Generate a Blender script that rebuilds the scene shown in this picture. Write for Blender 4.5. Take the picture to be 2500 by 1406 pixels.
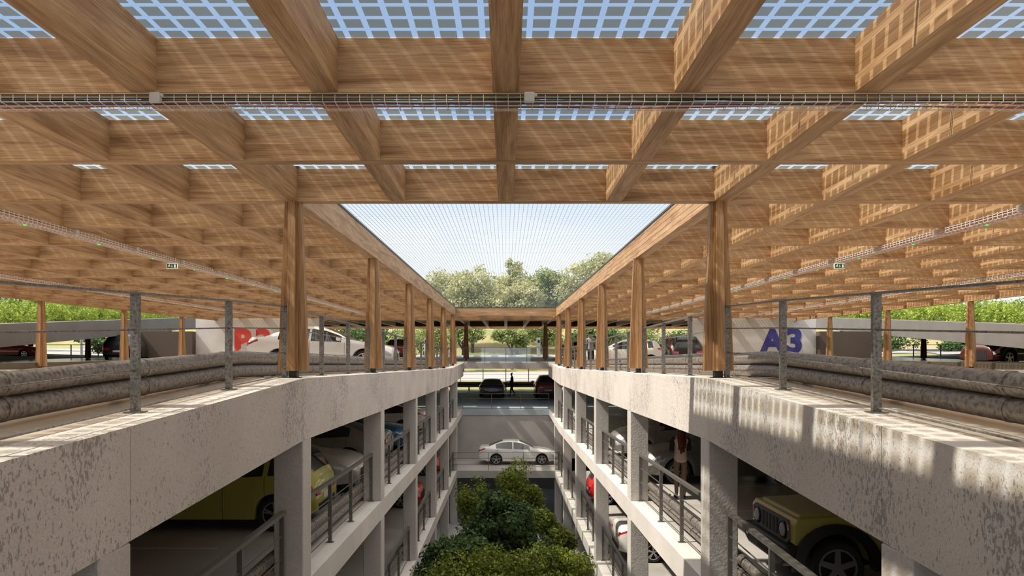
import bpy, bmesh, math, random
import numpy as np
from mathutils import Vector, Matrix

for _o in list(bpy.data.objects):
    bpy.data.objects.remove(_o)
SC = bpy.context.scene
COL = SC.collection
PI = math.pi

# ------------------------------------------------------------------ camera
cam_d = bpy.data.cameras.new('camera')
cam = bpy.data.objects.new('camera', cam_d)
COL.objects.link(cam)
cam.location = (0, 0, 0)
cam.rotation_euler = (PI / 2, 0, 0)
cam_d.sensor_width = 36.0
cam_d.lens = 1700 * 36.0 / 2500
cam_d.shift_x = 15 / 2500
cam_d.shift_y = 182 / 2500
cam_d.clip_start = 0.05
cam_d.clip_end = 2000
SC.camera = cam

# ------------------------------------------------------------------ exposure
SC.view_settings.view_transform = 'Standard'
SC.view_settings.look = 'None'
SC.view_settings.exposure = 0.15
SC.view_settings.gamma = 1.0
SC.view_settings.use_curve_mapping = False
SC.cycles.use_denoising = True
SC.cycles.max_bounces = 8
SC.cycles.diffuse_bounces = 5
SC.cycles.glossy_bounces = 3
SC.cycles.transmission_bounces = 4
SC.cycles.transparent_max_bounces = 12
SC.cycles.sample_clamp_indirect = 6.0
SC.cycles.caustics_reflective = False
SC.cycles.caustics_refractive = False

# ------------------------------------------------------------------ sky
W = bpy.data.worlds.new('sky')
SC.world = W
W.use_nodes = True
nt = W.node_tree
nt.nodes.clear()
def wn(t, **k):
    n = nt.nodes.new(t)
    for a, b in k.items():
        setattr(n, a, b)
    return n
w_out = wn('ShaderNodeOutputWorld')
w_bg = wn('ShaderNodeBackground')
w_tc = wn('ShaderNodeTexCoord')
w_sep = wn('ShaderNodeSeparateXYZ')
w_ramp = wn('ShaderNodeValToRGB')
w_ramp.color_ramp.elements[0].position = 0.0
w_ramp.color_ramp.elements[0].color = (0.86, 0.91, 0.95, 1)
w_ramp.color_ramp.elements[1].position = 1.0
w_ramp.color_ramp.elements[1].color = (2.9, 2.7, 2.45, 1)      # unseen zenith made over-bright as added fill light
for _p, _c in ((0.13, (0.86, 0.905, 0.94, 1)), (0.24, (0.66, 0.76, 0.87, 1)), (0.34, (0.39, 0.52, 0.72, 1)), (0.50, (0.36, 0.49, 0.70, 1)), (0.72, (1.7, 1.6, 1.48, 1))):
    e = w_ramp.color_ramp.elements.new(_p); e.color = _c
w_map = wn('ShaderNodeMapping')
w_map.inputs['Scale'].default_value = (1.6, 1.6, 5.0)
w_noise = wn('ShaderNodeTexNoise')
w_noise.inputs['Scale'].default_value = 1.8
w_noise.inputs['Detail'].default_value = 7
w_cr = wn('ShaderNodeValToRGB')
w_cr.color_ramp.elements[0].position = 0.44
w_cr.color_ramp.elements[0].color = (0, 0, 0, 1)
w_cr.color_ramp.elements[1].position = 0.68
w_cr.color_ramp.elements[1].color = (1, 1, 1, 1)
w_low = wn('ShaderNodeMapRange')
w_low.inputs[1].default_value = 0.22; w_low.inputs[2].default_value = 0.45
w_low.inputs[3].default_value = 0.8; w_low.inputs[4].default_value = 0.05
w_mul = wn('ShaderNodeMath', operation='MULTIPLY')
w_mix = wn('ShaderNodeMix', data_type='RGBA')
w_mix.inputs[7].default_value = (0.93, 0.94, 0.95, 1)
L = nt.links.new
L(w_tc.outputs['Generated'], w_sep.inputs[0])
L(w_sep.outputs['Z'], w_ramp.inputs[0])
L(w_sep.outputs['Z'], w_low.inputs[0])
L(w_tc.outputs['Generated'], w_map.inputs[0])
L(w_map.outputs[0], w_noise.inputs['Vector'])
L(w_noise.outputs['Fac'], w_cr.inputs[0])
L(w_cr.outputs[0], w_mul.inputs[0])
L(w_low.outputs[0], w_mul.inputs[1])
L(w_mul.outputs[0], w_mix.inputs[0])
L(w_ramp.outputs[0], w_mix.inputs[6])
L(w_mix.outputs[2], w_bg.inputs['Color'])
L(w_bg.outputs[0], w_out.inputs[0])
w_bg.inputs['Strength'].default_value = 1.0

# ------------------------------------------------------------------ sun
sun_d = bpy.data.lights.new('sun', 'SUN')
sun_d.energy = 6.2
sun_d.angle = math.radians(0.9)
sun_d.color = (1.0, 0.91, 0.77)
sun = bpy.data.objects.new('sun', sun_d)
COL.objects.link(sun)
sun.rotation_euler = Vector((0.765, 0.135, -1.0)).to_track_quat('-Z', 'Y').to_euler()

# ------------------------------------------------------------------ materials
def new_mat(name):
    m = bpy.data.materials.new(name)
    m.use_nodes = True
    t = m.node_tree
    return m, t, t.nodes['Principled BSDF']

def simple(name, col, rough=0.5, metal=0.0, spec=0.5, coat=0.0, emit=None, estr=1.0):
    m, t, b = new_mat(name)
    b.inputs['Base Color'].default_value = (*col, 1)
    b.inputs['Roughness'].default_value = rough
    b.inputs['Metallic'].default_value = metal
    b.inputs['Specular IOR Level'].default_value = spec
    b.inputs['Coat Weight'].default_value = coat
    b.inputs['Coat Roughness'].default_value = 0.04
    if emit:
        b.inputs['Emission Color'].default_value = (*emit, 1)
        b.inputs['Emission Strength'].default_value = estr
    return m

def node(t, kind, **k):
    n = t.nodes.new(kind)
    for a, b in k.items():
        setattr(n, a, b)
    return n

def ramp(t, stops):
    r = node(t, 'ShaderNodeValToRGB')
    els = r.color_ramp.elements
    els[0].position, els[0].color = stops[0][0], (*stops[0][1], 1)
    els[1].position, els[1].color = stops[-1][0], (*stops[-1][1], 1)
    for p, c in stops[1:-1]:
        x = els.new(p); x.color = (*c, 1)
    return r

def mapped_noise(t, scale3, scale=1.0, detail=4, rough=0.55):
    tc = node(t, 'ShaderNodeTexCoord')
    mp = node(t, 'ShaderNodeMapping')
    mp.inputs['Scale'].default_value = scale3
    nz = node(t, 'ShaderNodeTexNoise')
    nz.inputs['Scale'].default_value = scale
    nz.inputs['Detail'].default_value = detail
    nz.inputs['Roughness'].default_value = rough
    t.links.new(tc.outputs['Object'], mp.inputs[0])
    t.links.new(mp.outputs[0], nz.inputs['Vector'])
    return nz

def add_bump(t, b, src, strength, dist=0.01):
    bp = node(t, 'ShaderNodeBump')
    bp.inputs['Strength'].default_value = strength
    bp.inputs['Distance'].default_value = dist
    t.links.new(src, bp.inputs['Height'])
    t.links.new(bp.outputs[0], b.inputs['Normal'])

def mixc(t, fac, a, c, mode='MIX'):
    m = node(t, 'ShaderNodeMix', data_type='RGBA', blend_type=mode)
    for sock, v in ((0, fac), (6, a), (7, c)):
        if isinstance(v, (int, float)):
            m.inputs[sock].default_value = v
        elif isinstance(v, tuple):
            m.inputs[sock].default_value = (*v, 1)
        else:
            t.links.new(v, m.inputs[sock])
    return m.outputs[2]

def wood_mat(name, axis, tint=(1, 1, 1)):
    m, t, b = new_mat(name)
    s1 = [7.0, 7.0, 7.0]; s1[axis] = 0.55
    s2 = [85.0, 85.0, 85.0]; s2[axis] = 2.5
    n1 = mapped_noise(t, s1, 1.0, 5, 0.6)
    n1.inputs['Distortion'].default_value = 1.2
    n2 = mapped_noise(t, s2, 1.0, 3, 0.6)
    def c(r, g, bl):
        return (r * tint[0], g * tint[1], bl * tint[2])
    r1 = ramp(t, [(0.26, c(0.235, 0.122, 0.056)), (0.40, c(0.38, 0.215, 0.102)), (0.54, c(0.49, 0.305, 0.16)), (0.74, c(0.61, 0.405, 0.23))])
    t.links.new(n1.outputs['Fac'], r1.inputs[0])
    r2 = ramp(t, [(0.34, (0.55, 0.50, 0.46)), (0.58, (1.0, 1.0, 1.0))])
    t.links.new(n2.outputs['Fac'], r2.inputs[0])
    out = mixc(t, 0.75, r1.outputs[0], r2.outputs[0], 'MULTIPLY')
    t.links.new(out, b.inputs['Base Color'])
    b.inputs['Roughness'].default_value = 0.55
    b.inputs['Specular IOR Level'].default_value = 0.3
    add_bump(t, b, n2.outputs['Fac'], 0.25, 0.004)
    return m

def concrete_mat(name, base, pits=True, var=0.10, rough=0.75, bump=0.35, bscale=55.0):
    m, t, b = new_mat(name)
    n1 = mapped_noise(t, (1, 1, 1), 0.9, 6, 0.6)
    n2 = mapped_noise(t, (1, 1, 1), bscale, 2, 0.6)
    lo = tuple(v * (1 - var) for v in base); hi = tuple(min(1, v * (1 + var)) for v in base)
    r1 = ramp(t, [(0.3, lo), (0.7, hi)])
    t.links.new(n1.outputs['Fac'], r1.inputs[0])
    r2 = ramp(t, [(0.3, (0.78, 0.77, 0.76)), (0.65, (1.0, 1.0, 1.0))])
    t.links.new(n2.outputs['Fac'], r2.inputs[0])
    out = mixc(t, 0.55, r1.outputs[0], r2.outputs[0], 'MULTIPLY')
    if pits:
        n3 = mapped_noise(t, (19, 19, 10), 2.4, 3, 0.6)
        n4 = mapped_noise(t, (1, 1, 1), 0.75, 2, 0.5)
        r4 = ramp(t, [(0.42, (0, 0, 0)), (0.68, (0.17, 0.17, 0.17))])
        t.links.new(n4.outputs['Fac'], r4.inputs[0])
        add = node(t, 'ShaderNodeMath', operation='ADD')
        t.links.new(n3.outputs['Fac'], add.inputs[0]); t.links.new(r4.outputs[0], add.inputs[1])
        r3 = ramp(t, [(0.635, (0, 0, 0)), (0.665, (1, 1, 1))])
        t.links.new(add.outputs[0], r3.inputs[0])
        pitc = tuple(v * 0.52 for v in base)
        out = mixc(t, r3.outputs[0], out, pitc)
    t.links.new(out, b.inputs['Base Color'])
    b.inputs['Roughness'].default_value = rough
    add_bump(t, b, n2.outputs['Fac'], bump, 0.01)
    return m

def floor_mat(name, base, rough, lines=True, line_x0=4.7, line_x1=9.6, pitch=2.97, off=0.55):
    m, t, b = new_mat(name)
    n1 = mapped_noise(t, (1, 1, 1), 0.7, 6, 0.6)
    lo = tuple(v * 0.85 for v in base); hi = tuple(min(1, v * 1.12) for v in base)
    r1 = ramp(t, [(0.3, lo), (0.7, hi)])
    t.links.new(n1.outputs['Fac'], r1.inputs[0])
    out = r1.outputs[0]
    if lines:
        tc = node(t, 'ShaderNodeTexCoord'); sp = node(t, 'ShaderNodeSeparateXYZ')
        t.links.new(tc.outputs['Object'], sp.inputs[0])
        def mth(op, a, c=None):
            n = node(t, 'ShaderNodeMath', operation=op)
            for i, v in enumerate((a, c)):
                if v is None: continue
                if isinstance(v, (int, float)): n.inputs[i].default_value = v
                else: t.links.new(v, n.inputs[i])
            return n.outputs[0]
        md = mth('FLOORED_MODULO', mth('ADD', sp.outputs['Y'], off), pitch)
        ln = mth('LESS_THAN', md, 0.09)
        ax = mth('ABSOLUTE', sp.outputs['X'])
        msk = mth('MULTIPLY', ln, mth('MULTIPLY', mth('GREATER_THAN', ax, line_x0), mth('LESS_THAN', ax, line_x1)))
        msk = mth('MULTIPLY', msk, 0.7)
        out = mixc(t, msk, out, (0.78, 0.77, 0.74))
    t.links.new(out, b.inputs['Base Color'])
    r2 = ramp(t, [(0.3, (rough * 0.7,) * 3), (0.7, (rough * 1.5,) * 3)])
    t.links.new(n1.outputs['Fac'], r2.inputs[0])
    t.links.new(r2.outputs[0], b.inputs['Roughness'])
    return m

def galv_mat(name, lo, hi, scale=30.0, rough=0.42, metal=0.65):
    m, t, b = new_mat(name)
    tc = node(t, 'ShaderNodeTexCoord')
    v = node(t, 'ShaderNodeTexVoronoi'); v.inputs['Scale'].default_value = scale
    nz = node(t, 'ShaderNodeTexNoise'); nz.inputs['Scale'].default_value = scale * 1.4; nz.inputs['Detail'].default_value = 4
    t.links.new(tc.outputs['Object'], v.inputs['Vector']); t.links.new(tc.outputs['Object'], nz.inputs['Vector'])
    r = ramp(t, [(0.3, lo), (0.7, hi)])
    mx = node(t, 'ShaderNodeMath', operation='ADD')
    hf = node(t, 'ShaderNodeMath', operation='MULTIPLY'); hf.inputs[1].default_value = 0.45
    t.links.new(v.outputs['Distance'], hf.inputs[0])
    t.links.new(hf.outputs[0], mx.inputs[0]); t.links.new(nz.outputs['Fac'], mx.inputs[1])
    sb = node(t, 'ShaderNodeMath', operation='SUBTRACT'); sb.inputs[1].default_value = 0.14
    t.links.new(mx.outputs[0], sb.inputs[0])
    t.links.new(sb.outputs[0], r.inputs[0])
    t.links.new(r.outputs[0], b.inputs['Base Color'])
    b.inputs['Roughness'].default_value = rough
    b.inputs['Metallic'].default_value = metal
    add_bump(t, b, nz.outputs['Fac'], 0.3, 0.005)
    return m

def leaf_mat(name, c1, c2, c3, scale=6.0, trans=0.35, rough=0.5):
    m, t, b = new_mat(name)
    nz = mapped_noise(t, (1, 1, 1), scale, 3)
    r = ramp(t, [(0.32, c1), (0.5, c2), (0.68, c3)])
    t.links.new(nz.outputs['Fac'], r.inputs[0])
    t.links.new(r.outputs[0], b.inputs['Base Color'])
    b.inputs['Roughness'].default_value = rough
    b.inputs['Specular IOR Level'].default_value = 0.3
    tr = node(t, 'ShaderNodeBsdfTranslucent')
    t.links.new(r.outputs[0], tr.inputs['Color'])
    ms = node(t, 'ShaderNodeMixShader'); ms.inputs[0].default_value = trans
    t.links.new(b.outputs[0], ms.inputs[1]); t.links.new(tr.outputs[0], ms.inputs[2])
    t.links.new(ms.outputs[0], t.nodes['Material Output'].inputs[0])
    return m

def clear_glass(name, tint=(0.93, 0.96, 0.98), refl=0.10):
    m = bpy.data.materials.new(name); m.use_nodes = True; t = m.node_tree; t.nodes.clear()
    o = node(t, 'ShaderNodeOutputMaterial')
    tp = node(t, 'ShaderNodeBsdfTransparent'); tp.inputs[0].default_value = (*tint, 1)
    gl = node(t, 'ShaderNodeBsdfGlossy'); gl.inputs['Roughness'].default_value = 0.03
    ms = node(t, 'ShaderNodeMixShader'); ms.inputs[0].default_value = refl
    t.links.new(tp.outputs[0], ms.inputs[1]); t.links.new(gl.outputs[0], ms.inputs[2]); t.links.new(ms.outputs[0], o.inputs[0])
    return m

def solar_mat(name, nx=8, ny=5, cell=0.74):
    m = bpy.data.materials.new(name); m.use_nodes = True; t = m.node_tree; t.nodes.clear()
    o = node(t, 'ShaderNodeOutputMaterial')
    uv = node(t, 'ShaderNodeUVMap'); uv.uv_map = 'UVMap'
    sp = node(t, 'ShaderNodeSeparateXYZ'); t.links.new(uv.outputs[0], sp.inputs[0])
    def mth(op, a, c):
        n = node(t, 'ShaderNodeMath', operation=op)
        for i, v in enumerate((a, c)):
            if isinstance(v, (int, float)): n.inputs[i].default_value = v
            else: t.links.new(v, n.inputs[i])
        return n.outputs[0]
    def axis(out, n_):
        fr = node(t, 'ShaderNodeMath', operation='FRACT')
        t.links.new(mth('MULTIPLY', out, float(n_)), fr.inputs[0])
        d = node(t, 'ShaderNodeMath', operation='ABSOLUTE')
        t.links.new(mth('SUBTRACT', fr.outputs[0], 0.5), d.inputs[0])
        return mth('LESS_THAN', d.outputs[0], cell / 2)
    msk = mth('MULTIPLY', axis(sp.outputs['X'], nx), axis(sp.outputs['Y'], ny))
    gap = node(t, 'ShaderNodeBsdfTransparent'); gap.inputs[0].default_value = (0.86, 0.92, 0.97, 1)
    gl = node(t, 'ShaderNodeBsdfGlossy'); gl.inputs['Roughness'].default_value = 0.05
    g2 = node(t, 'ShaderNodeMixShader'); g2.inputs[0].default_value = 0.05
    t.links.new(gap.outputs[0], g2.inputs[1]); t.links.new(gl.outputs[0], g2.inputs[2])
    dt = node(t, 'ShaderNodeBsdfTransparent'); dt.inputs[0].default_value = (0.54, 0.50, 0.40, 1)
    df = node(t, 'ShaderNodeBsdfDiffuse'); df.inputs[0].default_value = (0.33, 0.34, 0.29, 1)
    cl = node(t, 'ShaderNodeMixShader'); cl.inputs[0].default_value = 0.36
    t.links.new(dt.outputs[0], cl.inputs[1]); t.links.new(df.outputs[0], cl.inputs[2])
    fin = node(t, 'ShaderNodeMixShader')
    t.links.new(msk, fin.inputs[0]); t.links.new(g2.outputs[0], fin.inputs[1]); t.links.new(cl.outputs[0], fin.inputs[2])
    t.links.new(fin.outputs[0], o.inputs[0])
    return m

M = {}
M['wood_y'] = wood_mat('timber grain along', 1)
M['wood_x'] = wood_mat('timber grain across', 0)
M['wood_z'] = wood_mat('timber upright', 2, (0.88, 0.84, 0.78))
M['wood_z_shade'] = wood_mat('timber upright painted shade', 2, (0.45, 0.36, 0.3))  # column timber darkened so unlit columns carry their shade in the colour
M['wood_x_shade'] = wood_mat('timber across painted shade', 0, (0.26, 0.20, 0.17))  # beam timber darkened to paint in the shade below the opaque strip
M['concrete'] = concrete_mat('pitted concrete', (0.66, 0.615, 0.575))
M['concrete_plain'] = concrete_mat('plain concrete', (0.57, 0.54, 0.515), pits=False, bump=0.6, bscale=28)
M['concrete_grey'] = concrete_mat('grey concrete', (0.30, 0.285, 0.275), pits=False, bump=0.2)
M['ramp_grey'] = concrete_mat('ramp grey concrete', (0.17, 0.16, 0.152), pits=False, bump=0.2)
M['concrete_white'] = concrete_mat('white wall render', (0.66, 0.64, 0.62), pits=False, bump=0.2)
M['wall_shade'] = concrete_mat('wall with painted shade', (0.10, 0.072, 0.055), pits=False, bump=0.2)  # shade under the ramp painted into the wall colour
M['deck'] = floor_mat('sealed deck floor', (0.57, 0.49, 0.42), 0.24)
M['slab'] = floor_mat('gallery floor', (0.46, 0.44, 0.42), 0.4)
M['ledge'] = concrete_mat('slab concrete', (0.64, 0.61, 0.585), pits=False, bump=0.25)
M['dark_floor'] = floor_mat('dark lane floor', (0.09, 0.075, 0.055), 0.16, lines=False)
M['end_floor'] = floor_mat('end floor sky reflection tint', (0.50, 0.57, 0.63), 0.5, lines=False)  # blue of the reflected sky painted into the floor colour
M['galv'] = galv_mat('galvanised steel', (0.10, 0.095, 0.088), (0.26, 0.25, 0.235), 34, 0.5)
M['galv_roll'] = galv_mat('galvanised barrier', (0.095, 0.085, 0.075), (0.30, 0.27, 0.24), 22, 0.45, 0.45)
M['rail'] = simple('weathered railing steel', (0.17, 0.16, 0.15), 0.5, 0.5)
M['steel_dark'] = simple('dark steel', (0.035, 0.033, 0.032), 0.5, 0.3)
M['wire'] = simple('bright wire', (0.80, 0.78, 0.75), 0.4, 0.1)
M['net'] = simple('net cable', (0.28, 0.38, 0.48), 0.5, 0.2)
M['alu'] = simple('aluminium frame', (0.82, 0.84, 0.86), 0.4, 0.3)
M['solar'] = solar_mat('translucent solar glass')
M['glass'] = clear_glass('balustrade glass')
M['box_grey'] = simple('grey plastic box', (0.55, 0.54, 0.52), 0.5)
M['cab_red'] = simple('red cable', (0.42, 0.07, 0.05), 0.5)
M['cab_violet'] = simple('violet cable', (0.13, 0.10, 0.24), 0.5)
M['cab_black'] = simple('black cable', (0.02, 0.02, 0.018), 0.5)
M['cab_green'] = simple('olive cable', (0.12, 0.13, 0.04), 0.5)
M['led'] = simple('green pilot light', (0.05, 0.5, 0.08), 0.4, emit=(0.1, 1.0, 0.2), estr=0.7)
M['sign_green'] = simple('sign green', (0.008, 0.075, 0.028), 0.4, emit=(0.01, 0.10, 0.04), estr=0.25)
M['sign_white'] = simple('sign white', (0.85, 0.86, 0.8), 0.4, emit=(0.9, 0.9, 0.8), estr=0.35)
M['paint_red'] = simple('red wall paint', (0.62, 0.06, 0.04), 0.6)
M['paint_blue'] = simple('blue wall paint', (0.05, 0.05, 0.25), 0.6)
M['tyre'] = simple('tyre rubber', (0.014, 0.014, 0.014), 0.7)
M['rim'] = simple('alloy rim', (0.55, 0.55, 0.56), 0.28, 0.9)
M['car_glass'] = simple('tinted car glass', (0.02, 0.024, 0.026), 0.05, 0.0, 0.7)
M['trim_black'] = simple('black car trim', (0.018, 0.018, 0.018), 0.45)
M['lens_red'] = simple('red lamp lens', (0.42, 0.012, 0.015), 0.15, coat=1.0)
M['lens_clear'] = simple('clear lamp lens', (0.45, 0.46, 0.48), 0.22, 0.0, coat=0.6)
M['plate'] = simple('blank plate', (0.6, 0.6, 0.58), 0.5)
def paint(n, c, metal=0.0, rough=0.35):
    M[n] = simple('car paint ' + n, c, rough, metal, coat=1.0)
paint('p_white', (0.78, 0.77, 0.75)); paint('p_cream', (0.56, 0.54, 0.50)); paint('p_green', (0.47, 0.47, 0.10))
paint('p_blue', (0.015, 0.13, 0.28), 0.2); paint('p_red', (0.55, 0.02, 0.02)); paint('p_darkred', (0.22, 0.012, 0.014))
paint('p_black', (0.02, 0.02, 0.022)); paint('p_silver', (0.33, 0.32, 0.29), 0.3); paint('p_navy', (0.012, 0.02, 0.045), 0.2)
paint('p_olive', (0.48, 0.43, 0.11)); paint('p_grey', (0.17, 0.165, 0.155), 0.3); paint('p_maroon', (0.05, 0.009, 0.008))
M['skin'] = simple('skin', (0.50, 0.30, 0.22), 0.55)
M['hair_dark'] = simple('dark hair', (0.018, 0.012, 0.01), 0.5)
M['hair_red'] = simple('auburn hair', (0.10, 0.018, 0.012), 0.45)
M['cl_grey'] = simple('grey cotton', (0.20, 0.21, 0.215), 0.85)
M['cl_black'] = simple('black cotton', (0.015, 0.015, 0.017), 0.85)
M['cl_cream'] = simple('cream cotton', (0.72, 0.56, 0.44), 0.85)
M['cl_tan'] = simple('tan leggings', (0.24, 0.15, 0.10), 0.8)
M['cl_dark'] = simple('dark cloth', (0.03, 0.03, 0.03), 0.85)
M['leaf_a'] = leaf_mat('courtyard leaves dark', (0.03, 0.062, 0.022), (0.06, 0.115, 0.035), (0.11, 0.175, 0.055), 5)
M['leaf_b'] = leaf_mat('courtyard leaves yellow green', (0.085, 0.125, 0.018), (0.17, 0.225, 0.03), (0.32, 0.35, 0.06), 5)
M['leaf_far'] = leaf_mat('hillside leaves pale', (0.26, 0.29, 0.13), (0.46, 0.47, 0.25), (0.66, 0.63, 0.40), 0.9, 0.4)  # leaf colour lightened to stand in for haze and strong sun
M['leaf_far2'] = leaf_mat('hillside leaves green', (0.12, 0.18, 0.06), (0.28, 0.34, 0.13), (0.48, 0.50, 0.22), 0.9, 0.4)
M['leaf_deep'] = leaf_mat('roadside leaves deep', (0.03, 0.075, 0.025), (0.075, 0.14, 0.045), (0.15, 0.22, 0.07), 1.2, 0.35)
M['leaf_hedge'] = leaf_mat('planting leaves bright', (0.10, 0.16, 0.02), (0.25, 0.34, 0.045), (0.46, 0.53, 0.12), 1.6, 0.4)
M['bark'] = simple('bark', (0.07, 0.05, 0.038), 0.9)
M['road'] = concrete_mat('pale road', (0.29, 0.29, 0.29), pits=False, bump=0.1)
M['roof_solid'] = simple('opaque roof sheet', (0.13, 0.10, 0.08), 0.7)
M['gravel'] = concrete_mat('courtyard floor', (0.40, 0.40, 0.41), pits=False, bump=0.3)
M['white_post'] = simple('white powder coat', (0.80, 0.81, 0.83), 0.4)
M['screen'] = simple('dark screen', (0.02, 0.025, 0.03), 0.2)
M['far_wall'] = simple('far building white', (0.75, 0.77, 0.80), 0.8)

def ground_mat():
    m, t, b = new_mat('grass and earth')
    n1 = mapped_noise(t, (1, 0.6, 1), 0.16, 6, 0.6)
    n2 = mapped_noise(t, (1, 1, 1), 2.2, 5, 0.7)
    r1 = ramp(t, [(0.36, (0.17, 0.20, 0.07)), (0.5, (0.27, 0.25, 0.11)), (0.62, (0.33, 0.25, 0.15))])
    t.links.new(n1.outputs['Fac'], r1.inputs[0])
    r2 = ramp(t, [(0.3, (0.55, 0.55, 0.5)), (0.65, (1.1, 1.1, 1.0))])
    t.links.new(n2.outputs['Fac'], r2.inputs[0])
    t.links.new(mixc(t, 0.8, r1.outputs[0], r2.outputs[0], 'MULTIPLY'), b.inputs['Base Color'])
    b.inputs['Roughness'].default_value = 0.95
    return m
M['ground'] = ground_mat()

# ------------------------------------------------------------------ helpers
def tag(o, label=None, cat=None, group=None, kind=None):
    if label: o['label'] = label
    if cat: o['category'] = cat
    if group: o['group'] = group
    if kind: o['kind'] = kind
    return o

def thing(name, loc, label, cat, group=None, rz=0.0):
    o = bpy.data.objects.new(name, None)
    COL.objects.link(o)
    o.location = loc
    o.rotation_euler = (0, 0, rz)
    o.empty_display_size = 0.2
    return tag(o, label, cat, group)

def link_mesh(name, me, parent=None, world=True, mat=None):
    o = bpy.data.objects.new(name, me)
    COL.objects.link(o)
    if mat is not None and len(me.materials) == 0:
        me.materials.append(mat)
    if parent is not None:
        o.parent = parent
        if world:
            root = parent
            while root.parent is not None:
                root = root.parent
            if parent is root:
                o.matrix_parent_inverse = Matrix.Translation(-Vector(parent.location))
    return o

class MB:
    def __init__(s):
        s.v = []; s.f = []
    def add(s, vs, fs):
        b = len(s.v)
        s.v += [tuple(p) for p in vs]
        s.f += [tuple(b + i for i in q) for q in fs]
    def hexa(s, p):
        s.add(p, [(0, 3, 2, 1), (4, 5, 6, 7), (0, 1, 5, 4), (1, 2, 6, 5), (2, 3, 7, 6), (3, 0, 4, 7)])
    def box(s, x0, x1, y0, y1, z0, z1):
        if x0 > x1: x0, x1 = x1, x0
        if y0 > y1: y0, y1 = y1, y0
        s.hexa([(x0, y0, z0), (x1, y0, z0), (x1, y1, z0), (x0, y1, z0), (x0, y0, z1), (x1, y0, z1), (x1, y1, z1), (x0, y1, z1)])
    def cbox(s, c, d):
        s.box(c[0] - d[0] / 2, c[0] + d[0] / 2, c[1] - d[1] / 2, c[1] + d[1] / 2, c[2] - d[2] / 2, c[2] + d[2] / 2)
    def tube(s, pts, r, n=6, cap=True):
        pts = [Vector(p) for p in pts]
        rs = r if isinstance(r, (list, tuple)) else [r] * len(pts)
        vs = []; m = len(pts)
        for i, p in enumerate(pts):
            d = (pts[min(i + 1, m - 1)] - pts[max(i - 1, 0)])
            d = d.normalized() if d.length > 1e-9 else Vector((0, 0, 1))
            u = d.cross(Vector((0, 0, 1)))
            if u.length < 1e-4: u = d.cross(Vector((1, 0, 0)))
            u.normalize(); w = u.cross(d)
            for k in range(n):
                a = 2 * PI * k / n + PI / n
                vs.append(p + (u * math.cos(a) + w * math.sin(a)) * rs[i])
        fs = []
        for i in range(m - 1):
            for k in range(n):
                k2 = (k + 1) % n
                fs.append((i * n + k, i * n + k2, (i + 1) * n + k2, (i + 1) * n + k))
        if cap:
            fs.append(tuple(range(n - 1, -1, -1))); fs.append(tuple((m - 1) * n + k for k in range(n)))
        s.add(vs, fs)
    def sweep(s, prof, ys, zf, cap=True):
        """closed profile [(x,z)] carried along y, lifted by zf(y)"""
        n = len(prof); vs = []; fs = []
        for y in ys:
            z0 = zf(y)
            vs += [(x, y, z + z0) for x, z in prof]
        for i in range(len(ys) - 1):
            for k in range(n):
                k2 = (k + 1) % n
                fs.append((i * n + k, (i + 1) * n + k, (i + 1) * n + k2, i * n + k2))
        if cap:
            fs.append(tuple(range(n))); fs.append(tuple((len(ys) - 1) * n + k for k in range(n - 1, -1, -1)))
        s.add(vs, fs)
    def lathe(s, prof, n=24, axis='z', c=(0, 0, 0), closed=False):
        """prof [(r,h)]"""
        vs = []; fs = []; m = len(prof)
        for r, h in prof:
            for k in range(n):
                a = 2 * PI * k / n
                if axis == 'z': q = (r * math.cos(a), r * math.sin(a), h)
                elif axis == 'y': q = (r * math.cos(a), h, r * math.sin(a))
                else: q = (h, r * math.cos(a), r * math.sin(a))
                vs.append((q[0] + c[0], q[1] + c[1], q[2] + c[2]))
        for i in range(m - 1 if not closed else m):
            i2 = (i + 1) % m
            for k in range(n):
                k2 = (k + 1) % n
                fs.append((i * n + k, i * n + k2, i2 * n + k2, i2 * n + k))
        if not closed:
            fs.append(tuple(range(n - 1, -1, -1))); fs.append(tuple((m - 1) * n + k for k in range(n)))
        s.add(vs, fs)
    def prism(s, poly, axis, a, b):
        n = len(poly)
        def q(p, h):
            if axis == 'y': return (p[0], h, p[1])
            if axis == 'x': return (h, p[0], p[1])
            return (p[0], p[1], h)
        vs = [q(p, a) for p in poly] + [q(p, b) for p in poly]
        fs = [tuple(range(n)), tuple(range(2 * n - 1, n - 1, -1))]
        for k in range(n):
            k2 = (k + 1) % n
            fs.append((k, n + k, n + k2, k2))
        s.add(vs, fs)
    def mesh(s, name, mat, smooth=False, fix=True):
        me = bpy.data.meshes.new(name)
        me.from_pydata(s.v, [], s.f)
        if fix:
            bm = bmesh.new(); bm.from_mesh(me)
            bmesh.ops.recalc_face_normals(bm, faces=bm.faces)
            bm.to_mesh(me); bm.free()
        if mat is not None: me.materials.append(mat)
        if smooth:
            me.polygons.foreach_set('use_smooth', [True] * len(me.polygons))
            try: me.set_sharp_from_angle(angle=math.radians(38))
            except Exception: pass
        me.update()
        return me
    def build(s, name, mat, parent=None, world=True, smooth=False):
        return link_mesh(name, s.mesh(name, mat, smooth), parent, world)

def struct(name, mb, mat, label=None, cat=None):
    o = mb.build(name, mat)
    o['kind'] = 'structure'
    if label: o['label'] = label
    if cat: o['category'] = cat
    return o

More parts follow.
